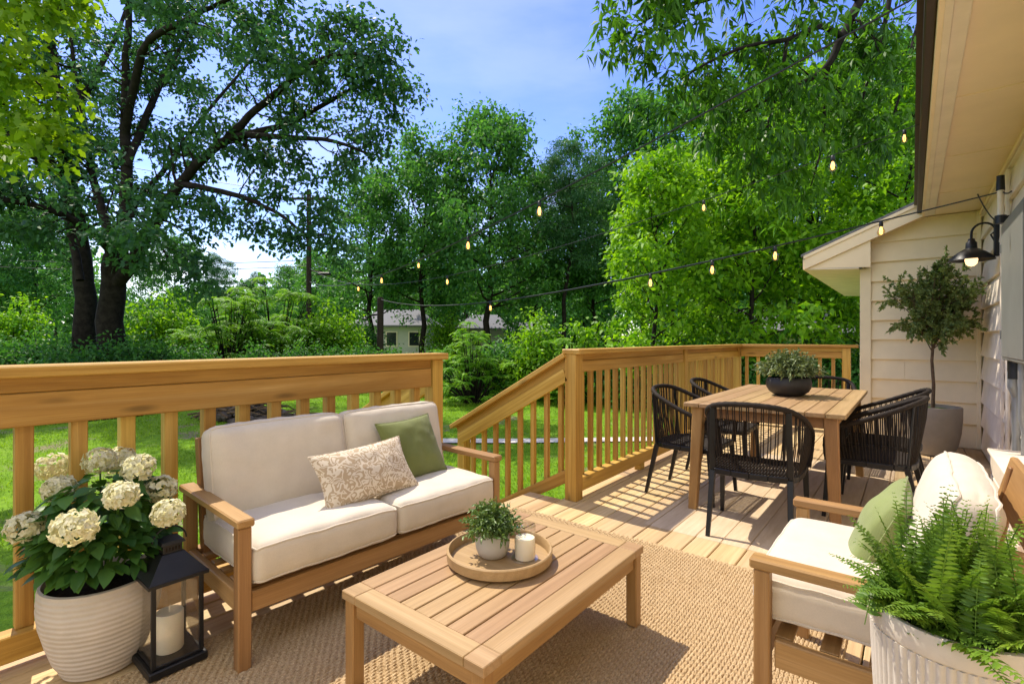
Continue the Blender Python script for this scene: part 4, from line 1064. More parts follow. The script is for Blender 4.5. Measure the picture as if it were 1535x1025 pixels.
def limb_tree(name, loc, limbs, matl, matb, leaf, clump, nl, seed, label, nsub, sub_len, t0=.3, shape='oval', flat=.7, ntw=3, group=None, droop=.25, cat='tree', leafers=None, grav=-.02):
    """limbs: lists of (world point, radius)."""
    rg = random.Random(seed); root = empty(name, loc, 0, label, cat, group); o = Vector(loc); tb = MB(); lf = Leafer()
    for li, (pts, leafy) in enumerate(limbs):
        P = [Vector(p) - o for p, r in pts]; rr = [r for p, r in pts]; D = []; RR = []
        for a in range(len(P) - 1):
            p0, p1, p2, p3 = P[max(a - 1, 0)], P[a], P[a + 1], P[min(a + 2, len(P) - 1)]
            for q in range(4):
                t = q / 4; v = .5 * ((2 * p1) + (p2 - p0) * t + (2 * p0 - 5 * p1 + 4 * p2 - p3) * t * t + (3 * p1 - p0 - 3 * p2 + p3) * t ** 3)
                jit = .10 * rr[a]; v += Vector((rg.gauss(0, jit), rg.gauss(0, jit), rg.gauss(0, jit))) * (1 if q else 0); D.append(v); RR.append(rr[a] + (rr[a + 1] - rr[a]) * t)
        D.append(P[-1]); RR.append(rr[-1]); tb.tube(D, RR, 9, caps=False)
        if leafy:
            branchlets(tb, lf, D, rr[0] * .8, rg, int(nsub * leafy), sub_len, t0, nl, clump, ntw, 5, grav); lf.clump(D[-1], clump, nl)
    tb.build('trunk', M[matb], root, True, ang=80); lf.build('crown', root, M[matl], leaf[0], leaf[1], shape, flat, droop, .9, grav < -.05)
    return root

# big oak on the left
ZO = 17
def LW(seq, r0, r1):
    n = len(seq) - 1; return [(W(*p), r0 + (r1 - r0) * i / n) for i, p in enumerate(seq)]
ob = G(168, ZO)
def ow(*pts, r=(.22, .04), leafy=1): return (LW([(x, y, ZO + dz) for x, y, dz in pts], *r), leafy)
oak = limb_tree('oak_tree', ob, [
    ([(ob - Vector((0, 0, .4)), .50), (W(166, 500, ZO), .40), (W(170, 430, ZO), .36), (W(176, 380, ZO), .30)], 0),
    ow((178, 400, 0), (186, 330, .1), (190, 250, .3), (188, 160, .4), (192, 60, .2), (196, -60, 0), (205, -200, 0), r=(0.238, 0.042), leafy=1.6),
    ow((172, 430, 0), (205, 380, -.3), (240, 320, -.6), (275, 270, -.9), (315, 228, -1.2), (352, 205, -1.4), (430, 206, -1.6), (500, 212, -1.8), (555, 232, -2), r=(0.223, 0.032), leafy=1.9),
    ow((330, 220, -1.2), (372, 175, -1.6), (420, 135, -2), (470, 95, -2.4), (520, 80, -2.6), (565, 90, -2.8), r=(0.130, 0.028), leafy=1.5),
    ow((352, 205, -1.4), (420, 190, -1.2), (480, 160, -1), (540, 130, -.8), (590, 140, -.6), r=(0.115, 0.025), leafy=1.4),
    ow((272, 276, -.9), (320, 285, -1.2), (370, 298, -1.5), (420, 322, -1.8), (460, 352, -2), (490, 350, -2.2), r=(0.108, 0.021), leafy=1.3),
    ow((170, 400, 0), (160, 340, .6), (140, 270, 1.4), (128, 190, 2), (110, 90, 2.4), (95, -40, 2.6), r=(0.187, 0.035), leafy=1.5),
    ow((120, 420, .6), (90, 270, 1), (72, 240, 1), (20, 215, .6), (-60, 180, .4), r=(0.130, 0.035), leafy=1.5),
    ow((188, 200, .3), (205, 110, -.6), (225, 60, -1.2), (280, 30, -1.8), (330, 5, -2.4), (400, -30, -2.8), r=(0.144, 0.035), leafy=1.5),
    ow((190, 250, .2), (230, 150, 1), (260, 90, 1.6), (300, 20, 2.2), (340, -60, 2.6), r=(0.130, 0.035), leafy=1.3),
    ow((176, 390, 0), (150, 360, -1), (110, 330, -2), (60, 310, -2.8), (0, 300, -3.4), (-60, 300, -3.8), r=(0.144, 0.035), leafy=1.6),
    ow((186, 330, .1), (215, 290, 1.2), (250, 250, 2), (300, 180, 2.8), (360, 110, 3.2), (400, 60, 3.4), r=(0.122, 0.028), leafy=1.3),
    ow((128, 190, 2), (90, 130, 2.6), (50, 80, 3), (0, 30, 3.2), r=(0.108, 0.028), leafy=1.4),
    ow((180, 350, 0), (200, 320, -1.6), (215, 330, -2.6), (235, 360, -3.2), (255, 390, -3.5), r=(0.086, 0.021), leafy=1.1),
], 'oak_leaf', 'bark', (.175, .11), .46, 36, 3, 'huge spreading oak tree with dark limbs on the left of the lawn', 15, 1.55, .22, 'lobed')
ob2 = G(128, 18.5)
limb_tree('oak_tree', ob2, [
    ([(ob2 - Vector((0, 0, .4)), .45), (W(128, 470, 18.5), .34), (W(122, 380, 18.6), .30), (W(108, 290, 18.8), .25), (W(92, 200, 19), .2), (W(80, 90, 19.4), .14), (W(60, -60, 19.8), .06)], 1.6),
    (LW([(110, 300, 18.8), (70, 250, 18), (30, 225, 17.4), (-20, 200, 17)], .14, .04), 1.2),
    (LW([(95, 210, 19), (140, 120, 20), (180, 40, 21), (210, -60, 21.5)], .14, .04), 1.2)],
    'oak_leaf', 'bark', (.20, .13), .5, 26, 4, 'slimmer dark trunked tree standing just left of the huge oak', 12, 1.6, .3, 'lobed')

# sunny maple leaning in at the upper left corner
mb0 = G(-230, 7.6)
limb_tree('maple_tree', mb0, [
    ([(mb0 - Vector((0, 0, .3)), .2), (W(-225, 420, 7.6), .15), (W(-215, 250, 7.6), .13), (W(-200, 80, 7.6), .11), (W(-190, -150, 7.6), .07)], .5),
    (LW([(-215, 250, 7.6), (-120, 200, 7.3), (-40, 190, 7.0), (20, 205, 6.8), (60, 222, 6.7)], .06, .008), 1.2),
    (LW([(-205, 120, 7.6), (-110, 90, 7.3), (-30, 90, 7.1), (30, 105, 6.9), (62, 130, 6.8)], .06, .008), 1.3),
    (LW([(-200, 50, 7.6), (-100, 20, 7.4), (-20, 10, 7.2), (50, 20, 7.1), (95, 15, 7.0)], .06, .008), 1.3),
    (LW([(-195, -20, 7.6), (-80, -60, 7.4), (20, -50, 7.3), (90, -20, 7.2)], .06, .008), 1.1),
    (LW([(-205, 150, 7.7), (-90, 150, 8), (-20, 150, 8.2), (25, 165, 8.3)], .06, .008), 1.2)],
    'maple_leaf', 'bark', (.125, .10), .26, 15, 9, 'bright yellow green maple branches hanging into the upper left corner', 10, .62, .35, 'lobed')

# pecan overhanging at the upper right, growing behind the house
pb = G(1470, 11.5)
def pw(*pts, r=(.1, .015), leafy=1): return (LW(list(pts), *r), leafy)
limb_tree('pecan_tree', pb, [
    ([(pb - Vector((0, 0, .3)), .3), (W(1480, 300, 11.5), .26), (W(1485, 60, 11.5), .22), (W(1490, -200, 11.5), .15), (W(1500, -420, 11.5), .06)], .6),
    pw((1488, -160, 11.4), (1400, -120, 10), (1340, -60, 9), (1290, 0, 8.4), (1262, 55, 8.1), (1235, 105, 8), (1190, 130, 7.9), (1130, 160, 7.8), (1090, 190, 7.8), r=(.11, .012), leafy=1.9),
    pw((1240, 98, 8), (1236, 160, 8), (1232, 220, 8), (1215, 280, 8), r=(.035, .008), leafy=1.0),
    pw((1262, 55, 8.1), (1230, 40, 7.6), (1180, 60, 7.2), (1120, 70, 7), (1060, 95, 6.9), (1020, 120, 6.9), r=(.05, .008), leafy=1.5),
    pw((1290, 0, 8.4), (1220, -30, 7.8), (1140, -30, 7.4), (1060, 0, 7.2), (990, 20, 7.1), (955, 40, 7.1), r=(.06, .008), leafy=1.8),
    pw((1400, -120, 10), (1390, -20, 9.6), (1370, 60, 9.2), (1350, 140, 9), (1330, 200, 9), r=(.06, .01), leafy=1.4),
    pw((1340, -60, 9), (1330, 20, 8.6), (1310, 90, 8.4), (1290, 160, 8.3), (1275, 215, 8.3), r=(.05, .008), leafy=1.4),
    pw((1180, 60, 7.2), (1170, 120, 7.2), (1150, 190, 7.3), (1130, 240, 7.4), r=(.03, .006), leafy=1.0),
    pw((1220, -30, 7.8), (1140, -70, 7), (1040, -60, 6.6), (960, -30, 6.5), r=(.05, .008), leafy=1.2)],
    'pecan_leaf', 'bark', (.17, .056), .32, 26, 11, 'dark pecan boughs with long narrow leaves hanging over the upper right', 9, .85, .15, 'diamond', .9, 4, None, .45, grav=-.052)

# woods: prototypes then copies
wa = make_tree('woods_tree', 15.5, 5.4, .27, .28, 27, 7, 24, (.27, .165), .68, 'wood_leaf', 21, 'x', group='tall trees beyond the houses', shape='oval', prof='round')
wb = make_tree('woods_tree', 14.5, 4.4, .22, .32, 23, 7, 24, (.26, .16), .64, 'wood_leaf', 35, 'x', group='tall trees beyond the houses', shape='oval', prof='top', lean=.09)
pn = make_tree('pine_tree', 15, 2.6, .2, .52, 24, 6, 40, (.28, .05), .55, 'pine_leaf', 5, 'x', group='tall trees beyond the houses', shape='diamond', prof='top', limb_up=.2, flat=.45)
WT = [(wa, 725, 32, 0, .98, 'tallest round crowned dark green tree in the middle of the view'), (wb, 635, 34, 1.2, .98, 'dark green tree just left of the tallest middle tree'), (wa, 560, 34, 2.6, .80, 'lower leafy tree behind the stub pole'),
      (wb, 800, 37, 3.9, .92, 'narrow tree right of the tallest middle tree'), (pn, 848, 33, .4, .96, 'thin trunked pine beside the narrow tree, left of the pair'), (wb, 888, 38, 2.2, .95, 'dark green tree between the thin pine and the bright green trees'),
      (wa, 965, 38, 4.4, 1.22, 'very tall tree rising behind the bright green trees'), (wb, 680, 44, 5.0, .95, 'tree half hidden behind the tallest middle tree'), (wb, 1180, 30, .9, 1.15, 'tall tree behind the bright trees near the house roof'),
      (wa, 1330, 28, 2.0, 1.1, 'tall tree seen just left of the roof edge'), (wb, 1070, 32, 3.1, 1.15, 'tall tree behind the hanging pecan boughs'),
      (pn, 322, 62, 1.0, .82, 'distant pine standing alone under the oak limb'), (pn, 372, 66, 3.0, .72, 'smaller distant pine right of the lone pine'), (wa, 255, 44, 1.0, .66, 'dark tree seen behind the oak trunk'),
      (wa, 60, 38, 4.0, .74, 'dark tree behind the slim trunk at the far left'), (wb, -30, 34, 4.0, .8, 'dark tree at the left edge of the view'), (wb, 470, 50, 1.9, .66, 'low round tree behind the utility pole'), (wa, 430, 58, .3, .62, 'distant tree between the pines and the utility pole')]
used = set()
for (pr_, px, Zc, rz, sc, lb) in WT:
    o = pr_ if id(pr_) not in used else copy_tree(pr_)
    used.add(id(pr_)); o.location = G(px, Zc); o.rotation_euler = (0, 0, rz); o.scale = (sc,) * 3; o['label'] = lb

# bright trees on the right
la_ = make_tree('young_tree', 7.6, 2.3, .10, .12, 22, 7, 15, (.19, .10), .38, 'lime_leaf', 51, 'x', group='bright green trees right of the lawn', prof='round', flat=.5, limb_up=.6)
lb_ = make_tree('young_tree', 9.5, 2.7, .12, .14, 24, 7, 15, (.19, .10), .40, 'lime_leaf', 63, 'x', group='bright green trees right of the lawn', prof='round', flat=.5, limb_up=.5)
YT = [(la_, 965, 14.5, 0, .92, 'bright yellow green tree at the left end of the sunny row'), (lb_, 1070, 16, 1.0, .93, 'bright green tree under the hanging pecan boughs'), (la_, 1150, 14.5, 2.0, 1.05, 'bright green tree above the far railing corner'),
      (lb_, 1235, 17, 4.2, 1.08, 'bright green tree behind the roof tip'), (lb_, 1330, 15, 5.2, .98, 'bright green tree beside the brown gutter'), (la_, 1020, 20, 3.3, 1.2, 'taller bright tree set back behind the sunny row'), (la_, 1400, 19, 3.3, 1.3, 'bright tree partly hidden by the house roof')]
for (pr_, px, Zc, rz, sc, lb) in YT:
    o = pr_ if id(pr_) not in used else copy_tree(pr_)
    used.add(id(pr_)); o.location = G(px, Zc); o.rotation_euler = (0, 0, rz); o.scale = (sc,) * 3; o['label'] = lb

# shrubs
def make_bush(name, Wd, H, nst, nl, leaf, clump, matl, seed, shape='oval'):
    rg = random.Random(seed); root = empty(name, (0, 0, 0), 0, 'x', 'shrub', 'shrubs along the edge of the lawn'); tb = MB(); lf = Leafer()
    for k in range(nst):
        d = rand_dirs(1, .0)[0]; tip = Vector((d[0] * Wd / 2, d[1] * Wd / 2, .15 * H + d[2] * H * .82)) * rg.uniform(.6, 1.05)
        mid = Vector((tip.x * .35, tip.y * .35, tip.z * .6)); tb.tube([(tip.x * .08, tip.y * .08, -.1), mid, tip], [.03, .02, .006], 5, caps=False)
        lf.clump(tip, clump * rg.uniform(.7, 1.2), nl); lf.clump(mid.lerp(tip, .55), clump, nl)
    tb.build('stems', M['bark'], root, True); lf.build('foliage', root, M[matl], leaf[0], leaf[1], shape, .75); return root
def make_sumac(name, Wd, H, nst, seed, lsc=1):
    rg = random.Random(seed); root = empty(name, (0, 0, 0), 0, 'x', 'shrub', 'shrubs along the edge of the lawn'); tb = MB(); pos = []; dr = []; nr = []; rn = []
    for k in range(nst):
        d = rand_dirs(1, -.0)[0]; tip = Vector((d[0] * Wd * .42, d[1] * Wd * .42, .1 * H + d[2] * H * .78)) * rg.uniform(.55, 1.05); tb.tube([(tip.x * .15, tip.y * .15, -.1), (tip.x * .6, tip.y * .6, tip.z * .6), tip], [.035, .022, .01], 5, caps=False)
        for q in range(9):
            a = rg.uniform(0, 6.283); el = rg.uniform(-.1, .9); ln = rg.uniform(.45, .75) * lsc; h = np.array([math.cos(a), math.sin(a), 0]); p = np.array(tip); fr = rg.random()
            for i in range(11):
                p = p + (h * math.cos(el) + np.array([0, 0, math.sin(el)])) * ln / 11; el -= .12; sdv = np.array([-h[1], h[0], 0])
                for s_ in (-1, 1): pos.append(p.copy()); dr.append(sdv * s_ + h * .35 + np.array([0, 0, -.2])); nr.append(np.array([0, 0, 1]) + nrg.normal(0, .25, 3)); rn.append(min(1, max(0, fr + rg.gauss(0, .15))))
    tb.build('stems', M['bark'], root, True); n = len(pos)
    leaves('foliage', pos, dr, nr, nrg.uniform(.14, .2, n) * lsc, nrg.uniform(.04, .055, n) * lsc, M['sumac_leaf'], root, 'diamond', np.array(rn), .2, .25); return root
ba = make_bush('shrub', 3.0, 2.4, 70, 40, (.13, .075), .38, 'bush_leaf', 71); bb = make_bush('shrub', 2.6, 1.7, 60, 40, (.11, .07), .34, 'bush_leaf', 72)
bc = make_bush('shrub', 2.4, 3.0, 60, 40, (.13, .07), .36, 'lime_leaf', 73); sa = make_sumac('sumac_shrub', 4.6, 4.2, 95, 74, .78)
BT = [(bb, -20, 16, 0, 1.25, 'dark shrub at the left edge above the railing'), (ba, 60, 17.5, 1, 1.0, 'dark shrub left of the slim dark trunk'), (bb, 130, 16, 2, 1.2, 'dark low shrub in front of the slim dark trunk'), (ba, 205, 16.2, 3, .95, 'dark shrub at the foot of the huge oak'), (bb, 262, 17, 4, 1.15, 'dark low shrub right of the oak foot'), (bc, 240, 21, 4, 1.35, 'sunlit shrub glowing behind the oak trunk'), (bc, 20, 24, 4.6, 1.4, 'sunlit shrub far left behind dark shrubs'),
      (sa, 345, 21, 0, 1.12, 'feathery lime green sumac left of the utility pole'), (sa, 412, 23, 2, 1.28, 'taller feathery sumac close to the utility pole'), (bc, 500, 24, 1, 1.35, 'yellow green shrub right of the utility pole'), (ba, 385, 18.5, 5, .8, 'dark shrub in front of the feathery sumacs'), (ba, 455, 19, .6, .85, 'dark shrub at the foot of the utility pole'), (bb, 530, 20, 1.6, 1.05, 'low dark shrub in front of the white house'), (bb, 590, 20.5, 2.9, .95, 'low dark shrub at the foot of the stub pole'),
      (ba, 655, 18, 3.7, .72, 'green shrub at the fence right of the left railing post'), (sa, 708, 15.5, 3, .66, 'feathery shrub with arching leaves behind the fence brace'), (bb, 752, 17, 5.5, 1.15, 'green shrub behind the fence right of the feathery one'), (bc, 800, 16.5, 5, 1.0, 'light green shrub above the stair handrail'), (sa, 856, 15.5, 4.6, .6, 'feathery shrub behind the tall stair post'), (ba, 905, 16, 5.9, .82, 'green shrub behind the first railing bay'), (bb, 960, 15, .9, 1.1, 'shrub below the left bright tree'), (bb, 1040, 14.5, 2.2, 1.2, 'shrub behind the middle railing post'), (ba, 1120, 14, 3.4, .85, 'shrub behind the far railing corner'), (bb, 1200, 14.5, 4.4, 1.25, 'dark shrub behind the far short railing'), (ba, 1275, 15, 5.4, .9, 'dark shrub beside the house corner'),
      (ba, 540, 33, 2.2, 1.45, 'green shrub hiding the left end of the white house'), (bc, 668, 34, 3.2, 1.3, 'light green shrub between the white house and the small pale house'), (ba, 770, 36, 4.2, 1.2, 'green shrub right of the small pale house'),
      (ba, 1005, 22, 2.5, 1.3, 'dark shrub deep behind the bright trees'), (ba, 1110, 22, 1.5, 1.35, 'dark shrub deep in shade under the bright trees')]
for (pr_, px, Zc, rz, sc, lb) in BT:
    o = pr_ if id(pr_) not in used else copy_tree(pr_)
    used.add(id(pr_)); p = G(px, Zc); p.z = gheight(p.x, p.y); o.location = p; o.rotation_euler = (0, 0, rz); o.scale = (sc,) * 3; o['label'] = lb

# far wood, one mass
lf = Leafer(); rg = random.Random(5); tb = MB()
for k in range(280):
    px = rg.uniform(-350, 1500) if k < 190 else rg.uniform(-1900, -350); Zc = rg.uniform(62, 95); g = G(px, Zc); h = rg.uniform(6, 10.5) * (1.55 if px > 470 or px < 150 else 1)
    tb.tube([g, g + Vector((0, 0, h * .7))], [.2, .1], 5, caps=False)
    for q in range(18):
        p = g + Vector((rg.gauss(0, 1.9), rg.gauss(0, 1.9), h * rg.uniform(.12, 1))); lf.clump(p, 1.5, 34)
root = lf.build('distant_wood', None, M['wood_leaf'], .75, .5, 'oval', .8); tag(root, kind='stuff'); tb.build('trunks', M['bark'], root)

# ------------------------------------------------------------------ neighbouring houses, poles, fence
def far_house(px0, px1, Zc, dep, eave, ridge, wallm, label, wins, hip=True):
    c = G((px0 + px1) / 2, Zc); w = (px1 - px0) / 750 * Zc; root = empty('neighbour_house', c, YAW, label, 'house', 'houses beyond the trees')
    b = MB(); b.box((0, dep / 2, eave / 2), (w, dep, eave), .01); b.build('wall', M[wallm], root)
    b = MB(); o_ = .45; x, y0, y1 = w / 2 + o_, -o_, dep + o_; i_ = min(dep / 2, w * .3) if hip else -.0
    vs = [(-x, y0, eave), (x, y0, eave), (x, y1, eave), (-x, y1, eave), (-x + i_, dep / 2, ridge), (x - i_, dep / 2, ridge), (-x, y0, eave - .16), (x, y0, eave - .16), (x, y1, eave - .16), (-x, y1, eave - .16)]
    b.add(vs, [(0, 1, 5, 4), (1, 2, 5), (2, 3, 4, 5), (3, 0, 4), (6, 7, 1, 0), (7, 8, 2, 1), (8, 9, 3, 2), (9, 6, 0, 3), (9, 8, 7, 6)]); b.build('roof', M['shingle'], root)
    for (wx, wz, ww, wh) in wins:
        fr = box('window', (wx, -.02, wz), (ww + .2, .06, wh + .2), 'white', root); fr2 = box('pane', (wx, -.055, wz), (ww, .02, wh), 'glass_dark', fr)
    return root
far_house(527, 640, 42, 8, 3.15, 4.7, 'bluewhite', 'white neighbouring house with grey hip roof behind the stub pole', [(.2, 2.0, .8, 1.1), (2.1, 2.0, .8, 1.1), (-2.0, 2.0, 1.2, 1.1)])
far_house(690, 757, 46, 7, 3.0, 4.4, 'bluewhite', 'small pale house with a bright grey roof behind the forked trunk', [(-.6, 1.9, .8, 1.0)])
far_house(1160, 1300, 23, 6, 2.3, 3.5, 'yellowwall', 'pale yellow house with grey roof glimpsed left of the deck wall', [(.5, 1.5, .8, .9)], False)
far_house(762, 815, 44, 5, 2.7, 3.6, 'bark_brown', 'small brown shed behind the light green shrub', [])

up = empty('utility_pole', G(463, 26), YAW, 'tall dark wooden utility pole standing above the sumacs', 'utility pole')
b = MB(); b.tube([(0, 0, -.2), (0, 0, 4.5), (0, 0, 9.75)], [.15, .13, .11], 12); b.build('pole', M['pole'], up, True)
b = MB(); b.beam((-.9, -.1, 9.25), (.9, -.1, 9.25), .09, .11); b.build('crossarm', M['pole'], up)
for x in (-.8, -.3, .3, .8): b = MB(); b.lathe([(0, 0), (.04, 0), (.05, .05), (.03, .12), (0, .13)], (x, -.1, 9.31), 10); b.build('insulator', M['conduit'], up, True)
b = MB(); b.tube([(.1, 0, 5.55), (.5, -.05, 5.5), (.8, -.1, 5.42)], .035, 6); b.build('lamp_arm', M['pole'], up, True)
b = MB(); b.box((.85, -.1, 5.36), (.62, .26, .16), .04); b.build('street_light', M['black_metal'], up)
sp_ = empty('stub_pole', G(570, 24), 0, 'short dark pole stump standing in front of the white house', 'pole')
b = MB(); b.tube([(0, 0, -.2), (0, 0, 2.0), (.02, 0, 3.95)], [.17, .155, .15], 12); b.build('pole', M['pole'], sp_, True)
b = MB(); b.tube([(.02, 0, 3.94), (.02, 0, 4.0)], [.155, .12], 12); b.build('cap', M['pole'], sp_, True)

def sag_pts(a, c, sag, n=24):
    a, c = Vector(a), Vector(c); return [a.lerp(c, t) - Vector((0, 0, sag * 4 * t * (1 - t))) for t in np.linspace(0, 1, n)]
pt = Vector(up.location)
for k, (zz, px, py, Zc, lb) in enumerate(((9.44, -250, 150, 34, 'topmost overhead power line crossing the oak'), (8.0, -250, 235, 32, 'second overhead power line crossing the oak trunk'), (6.1, -200, 372, 30, 'thin overhead line crossing low behind the oak'), (5.8, -200, 384, 30, 'lowest overhead line behind the oak'))):
    b = MB(); b.tube(sag_pts(pt + Vector((0, 0, zz)), W(px, py, Zc), .5), .018, 5); tag(b.build('power_line', M['black_metal']), lb, 'cable', 'overhead lines')

# chain link fence along the far edge of the lawn
fe_ = empty('chain_link_fence', G(700, 19), 0, 'rusty chain link fence half hidden in the shrubs behind the lawn', 'fence')
o = Vector(fe_.location); FZ = 18.6; pxs = [-60, 30, 120, 205, 290, 372, 455, 540, 620, 700, 770, 850, 930, 1010, 1090, 1170, 1250, 1330]
b = MB(); nodes = [G(p, FZ) for p in pxs]
for p in nodes: p.z = gheight(p.x, p.y)
for p in nodes:
    q = MB(); q.tube([p - o - Vector((0, 0, .1)), p - o + Vector((0, 0, 1.25))], .03, 7); q.build('fence_post', M['conduit'], fe_, True)
q = MB(); q.tube([p - o + Vector((0, 0, 1.2)) for p in nodes], .02, 6); q.build('top_rail', M['conduit'], fe_, True)
q = MB(); a0, a1 = G(715, FZ - .05) - o + Vector((0, 0, .05)), G(762, FZ - .05) - o + Vector((0, 0, 1.3)); q.tube([a0, a1], .03, 6); q.build('brace', M['conduit'], fe_, True)
q = MB()
for a in range(len(nodes) - 1):
    for k in range(22):
        for s_ in (0, 1):
            t0, t1 = k / 22, min(1, max(0, (k + (9 if s_ else -9)) / 22)); p0 = nodes[a].lerp(nodes[a + 1], t0) - o; p1 = nodes[a].lerp(nodes[a + 1], t1) - o
            h = abs(t1 - t0) * 22 / 9; p1 = p1 + Vector((0, 0, 1.18 * h)); q.tube([p0, p1], .0035, 3, caps=False)
q.build('wire_mesh', M['conduit'], fe_)

# brush pile and logs on the lawn
def rough_rock(b, c, r, rg):
    ds = []; n1, n2 = 7, 9; vs = []; fs = []; sq = (rg.uniform(.8, 1.3), rg.uniform(.7, 1.2), rg.uniform(.45, .75)); of = rg.random() * 50
    for i in range(n1 + 1):
        for j in range(n2):
            th = math.pi * i / n1; ph = 2 * math.pi * j / n2; d = Vector((math.sin(th) * math.cos(ph), math.sin(th) * math.sin(ph), math.cos(th)))
            rr = r * (1 + .45 * mnoise.noise(d * 1.6 + Vector((of, 0, 0)))); vs.append(Vector(c) + Vector((d.x * sq[0], d.y * sq[1], d.z * sq[2])) * rr)
    for i in range(n1):
        for j in range(n2): fs.append((i * n2 + j, (i + 1) * n2 + j, (i + 1) * n2 + (j + 1) % n2, i * n2 + (j + 1) % n2))
    b.add(vs, fs)
M['stone'] = plain('pile_rubble', (.10, .085, .075), .95, 0, .6, 4, 1, .1, 25)
rp = empty('brush_pile', G(372, 12.3), YAW, 'low heap of dark rubble and dead branches on the lawn behind the sofa', 'debris pile')
rg = random.Random(12); b = MB()
for k in range(70):
    x = rg.gauss(0, .55); y = rg.gauss(0, .35); h = max(0, .5 * math.exp(-(x * x) / .55 - y * y / .3)); rough_rock(b, (x, y, h * rg.uniform(.2, 1)), rg.uniform(.07, .17), rg)
tag(b.build('rubble', M['stone'], rp), kind='stuff')
b = MB()
for k in range(60):
    x = rg.gauss(0, .6); y = rg.gauss(0, .35); a = rg.uniform(0, 3.14); l = rg.uniform(.25, .7); z = .1 + .45 * math.exp(-(x * x) / .5) * rg.uniform(.5, 1.1)
    b.tube([(x - math.cos(a) * l, y - math.sin(a) * l, z + rg.uniform(-.15, .1)), (x, y, z + .06), (x + math.cos(a) * l, y + math.sin(a) * l, z + rg.uniform(-.2, .12))], [.022, .018, .008], 5)
b.build('branches', M['bark_brown'], rp)
def log(px0, Z0, px1, Z1, r, lb):
    a, c = G(px0, Z0), G(px1, Z1); a.z = gheight(a.x, a.y) + r * .7; c.z = gheight(c.x, c.y) + r * .7
    b = MB(); n = 12; b.tube([a.lerp(c, t) + Vector((0, 0, .05 * math.sin(t * 9))) + (c - a).orthogonal().normalized() * .06 * math.sin(t * 7) for t in np.linspace(0, 1, n)], [r * (1 - .45 * t) for t in np.linspace(0, 1, n)], 9)
    tag(b.build('log', M['bark'], None, True), lb, 'log', 'fallen logs')
log(20, 11.6, 268, 13.3, .10, 'long fallen log on the lawn seen behind the flower pot'); log(462, 12.5, 420, 12.2, .07, 'short pale log end beside the rubble heap')

# ------------------------------------------------------------------ string lights
def string(p0, p1, sag, fr, bulbs, lb, blb, rad=.0105):
    P = sag_pts(p0, p1, sag, 60); b = MB(); b.tube(P, [rad * (.42 + .9 * min(1, k / 14)) for k in range(60)], 5); tag(b.build('string_cable', M['black_metal'], None, True), lb, 'cable', 'string light cables')
    def at(px):                                   # the cable point seen at this column
        best = None
        for a in range(len(P) - 1):
            for q in range(12):
                v = P[a].lerp(P[a + 1], q / 12); X = v.x * CA + v.y * SA; Zc = -v.x * SA + v.y * CA; e = abs(767.5 + 750 * X / Zc - px)
                if best is None or e < best[0]: best = (e, v)
        return best[1]
    for px, s_, l in bulbs: hang_bulb(at(px), s_, l)
proto_bulb = None
def hang_bulb(p, s_, lb):
    global proto_bulb
    if proto_bulb is None:
        r = empty('light_bulb', (0, 0, 0), 0, 'x', 'light bulb', 'hanging string light bulbs')
        b = MB(); b.lathe([(0, .004), (.008, .0), (.017, -.012), (.019, -.05), (.016, -.056), (0, -.056)], (0, 0, 0), 14); b.build('socket', M['black_metal'], r, True)
        b = MB(); b.lathe([(.013, -.054), (.016, -.066), (.03, -.092), (.036, -.115), (.034, -.134), (.022, -.15), (0, -.156)], (0, 0, 0), 18); b.build('glass', M['amber_glass'], r, True, ang=80)
        b = MB()
        for k in range(4):
            a = k * 1.57; b.tube([(.005 * math.cos(a), .005 * math.sin(a), -.062), (.015 * math.cos(a), .013 * math.sin(a), -.10), (.009 * math.cos(a), .009 * math.sin(a), -.132), (0, 0, -.138)], .0042, 4)
        b.build('filament', M['filament'], r, True); proto_bulb = r; o = r
    else: o = copy_tree(proto_bulb)
    o.location = p; o.scale = (s_ * 1.22,) * 3; o.rotation_euler = (0, 0, rng.random() * 6); o['label'] = lb
eave = Vector((.06, 2.8, 2.70))
string(eave, pt + Vector((0, 0, 5.0)), .66, 0, [(701, .95, 'lit bulb on the upper cable, the largest in front of the middle trees'), (810, .85, 'lit bulb on the upper cable right of the middle trees'), (572, 1.1, 'small lit bulb on the upper cable left of centre'), (627, .8, 'tiny bulb on the upper cable left of the tallest tree')], 'thin upper string light cable rising to the eave', 'x')
wm = Vector((.53, 5.3, 2.32))
S2 = Vector(sp_.location) + Vector((0, 0, 3.9))
mid = W(1060, 366, 6.2)
def string2():
    P0 = wm; P1 = S2
    string(P0, P1, .55, 0, [(1321, .72, 'lit bulb hanging just below the roof rake board'), (1163, .85, 'lit bulb on the lower cable left of the roof tip'), (1067, .95, 'lit bulb on the lower cable, second left of the roof tip'), (976, 1.05, 'lit bulb on the lower cable, third left of the roof tip'), (735, 1.2, 'lit bulb on the lower cable in front of the forked trunk')], 'lower black string light cable from the wall lamp to the stub pole', 'x', .013)
string2()
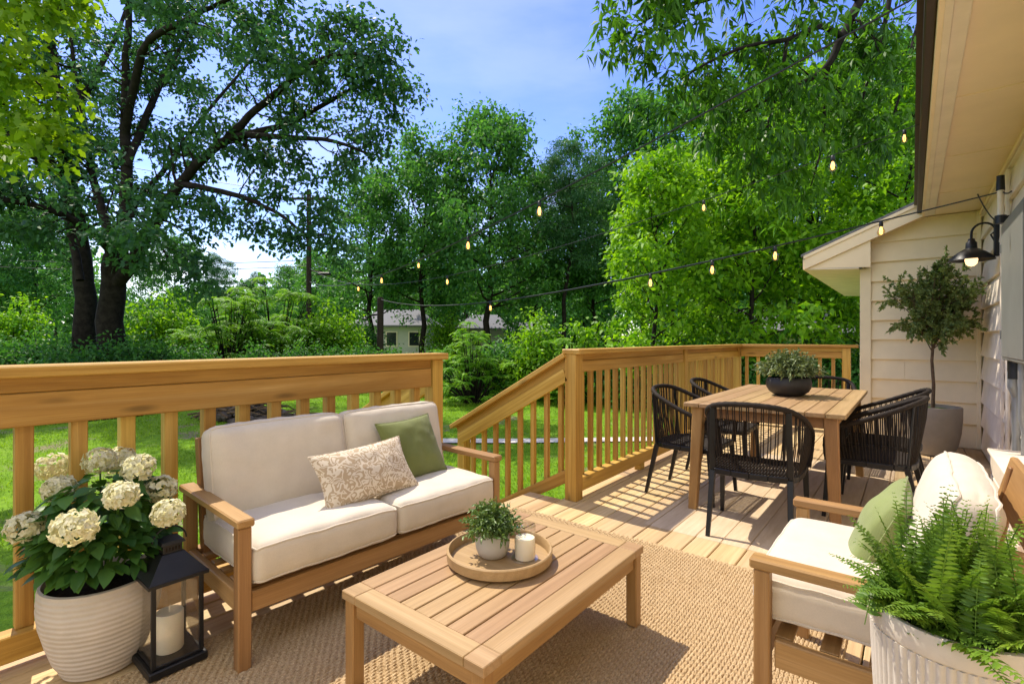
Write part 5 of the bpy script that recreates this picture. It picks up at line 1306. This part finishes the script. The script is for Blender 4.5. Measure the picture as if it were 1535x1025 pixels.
string(Vector((.06, 4.5, 2.70)), pt + Vector((0, 0, 5.7)), 1.0, 0, [(1352, .5, 'lit bulb near the brown gutter'), (1248, .68, 'lit bulb in front of the hanging pecan boughs'), (1055, .6, 'faint bulb among the bright leaves on the middle cable'), (670, 1.0, 'small bulb on the middle cable in front of the tallest tree'), (537, 1.3, 'small bulb near the utility pole')], 'faint middle string light cable from the gutter to the utility pole', 'x', .006)
b = MB(); b.tube(sag_pts((.53, 5.3, 2.33), (.55, 5.0, 2.25), .02, 6), .006, 5); b.tube(sag_pts((.40, 5.33, 2.33), (.56, 5.9, 2.2), .03, 8), .005, 5)
tag(b.build('wall_cable', M['black_metal'], None, True), 'short loop of cable joining the mast and the wall lamp', 'cable')

# ------------------------------------------------------------------ grass
def grass():
    n = 150000; Zc = 4.3 + 15.5 * nrg.random(n) ** 1.15; px = nrg.uniform(-60, 1360, n); X = (px - 767.5) / 750 * Zc
    x = X * CA - Zc * SA; y = X * SA + Zc * CA
    keep = ~((x > -2.75) & (y < 2.6)) & ~((x > -2.15) & (y < 8)) & (x < 3); x, y, Zc, X = x[keep], y[keep], Zc[keep], X[keep]
    cl_ = np.array([mnoise.noise(Vector((a * 1.1, b_ * 1.1, 9))) for a, b_ in zip(x, y)]); bare = np.array([mnoise.noise(Vector((a * .7, b_ * .7, 2.3))) for a, b_ in zip(x, y)])
    dpath = np.abs(Zc - 9.75 - .10 * np.sin(X * .7)); k = (nrg.random(len(x)) < np.clip(1.05 - np.maximum(bare, 0) * 2.2, .15, 1)) & ~((dpath < .24) & (X > -3.3) & (X < 10.2)); x, y, Zc, cl_ = x[k], y[k], Zc[k], cl_[k]; n = len(x)
    z = np.array([gheight(a, b_) for a, b_ in zip(x, y)]); a = nrg.uniform(0, 6.283, n); ln = nrg.uniform(.045, .10, n) * (1 + .5 * cl_); w = nrg.uniform(.006, .012, n) * (.5 + Zc / 9)
    d = np.stack([np.cos(a) * .55, np.sin(a) * .55, np.ones(n)], 1); nr = np.stack([np.cos(a), np.sin(a), np.full(n, .2)], 1)
    o = leaves('lawn_grass', np.stack([x, y, z - .005], 1), d, nr, ln, w, M['grass_blade'], None, 'diamond', np.clip(nrg.normal(.5, .2, n) + .35 * cl_, 0, 1), 0, .25)
    tag(o, kind='stuff')
grass()
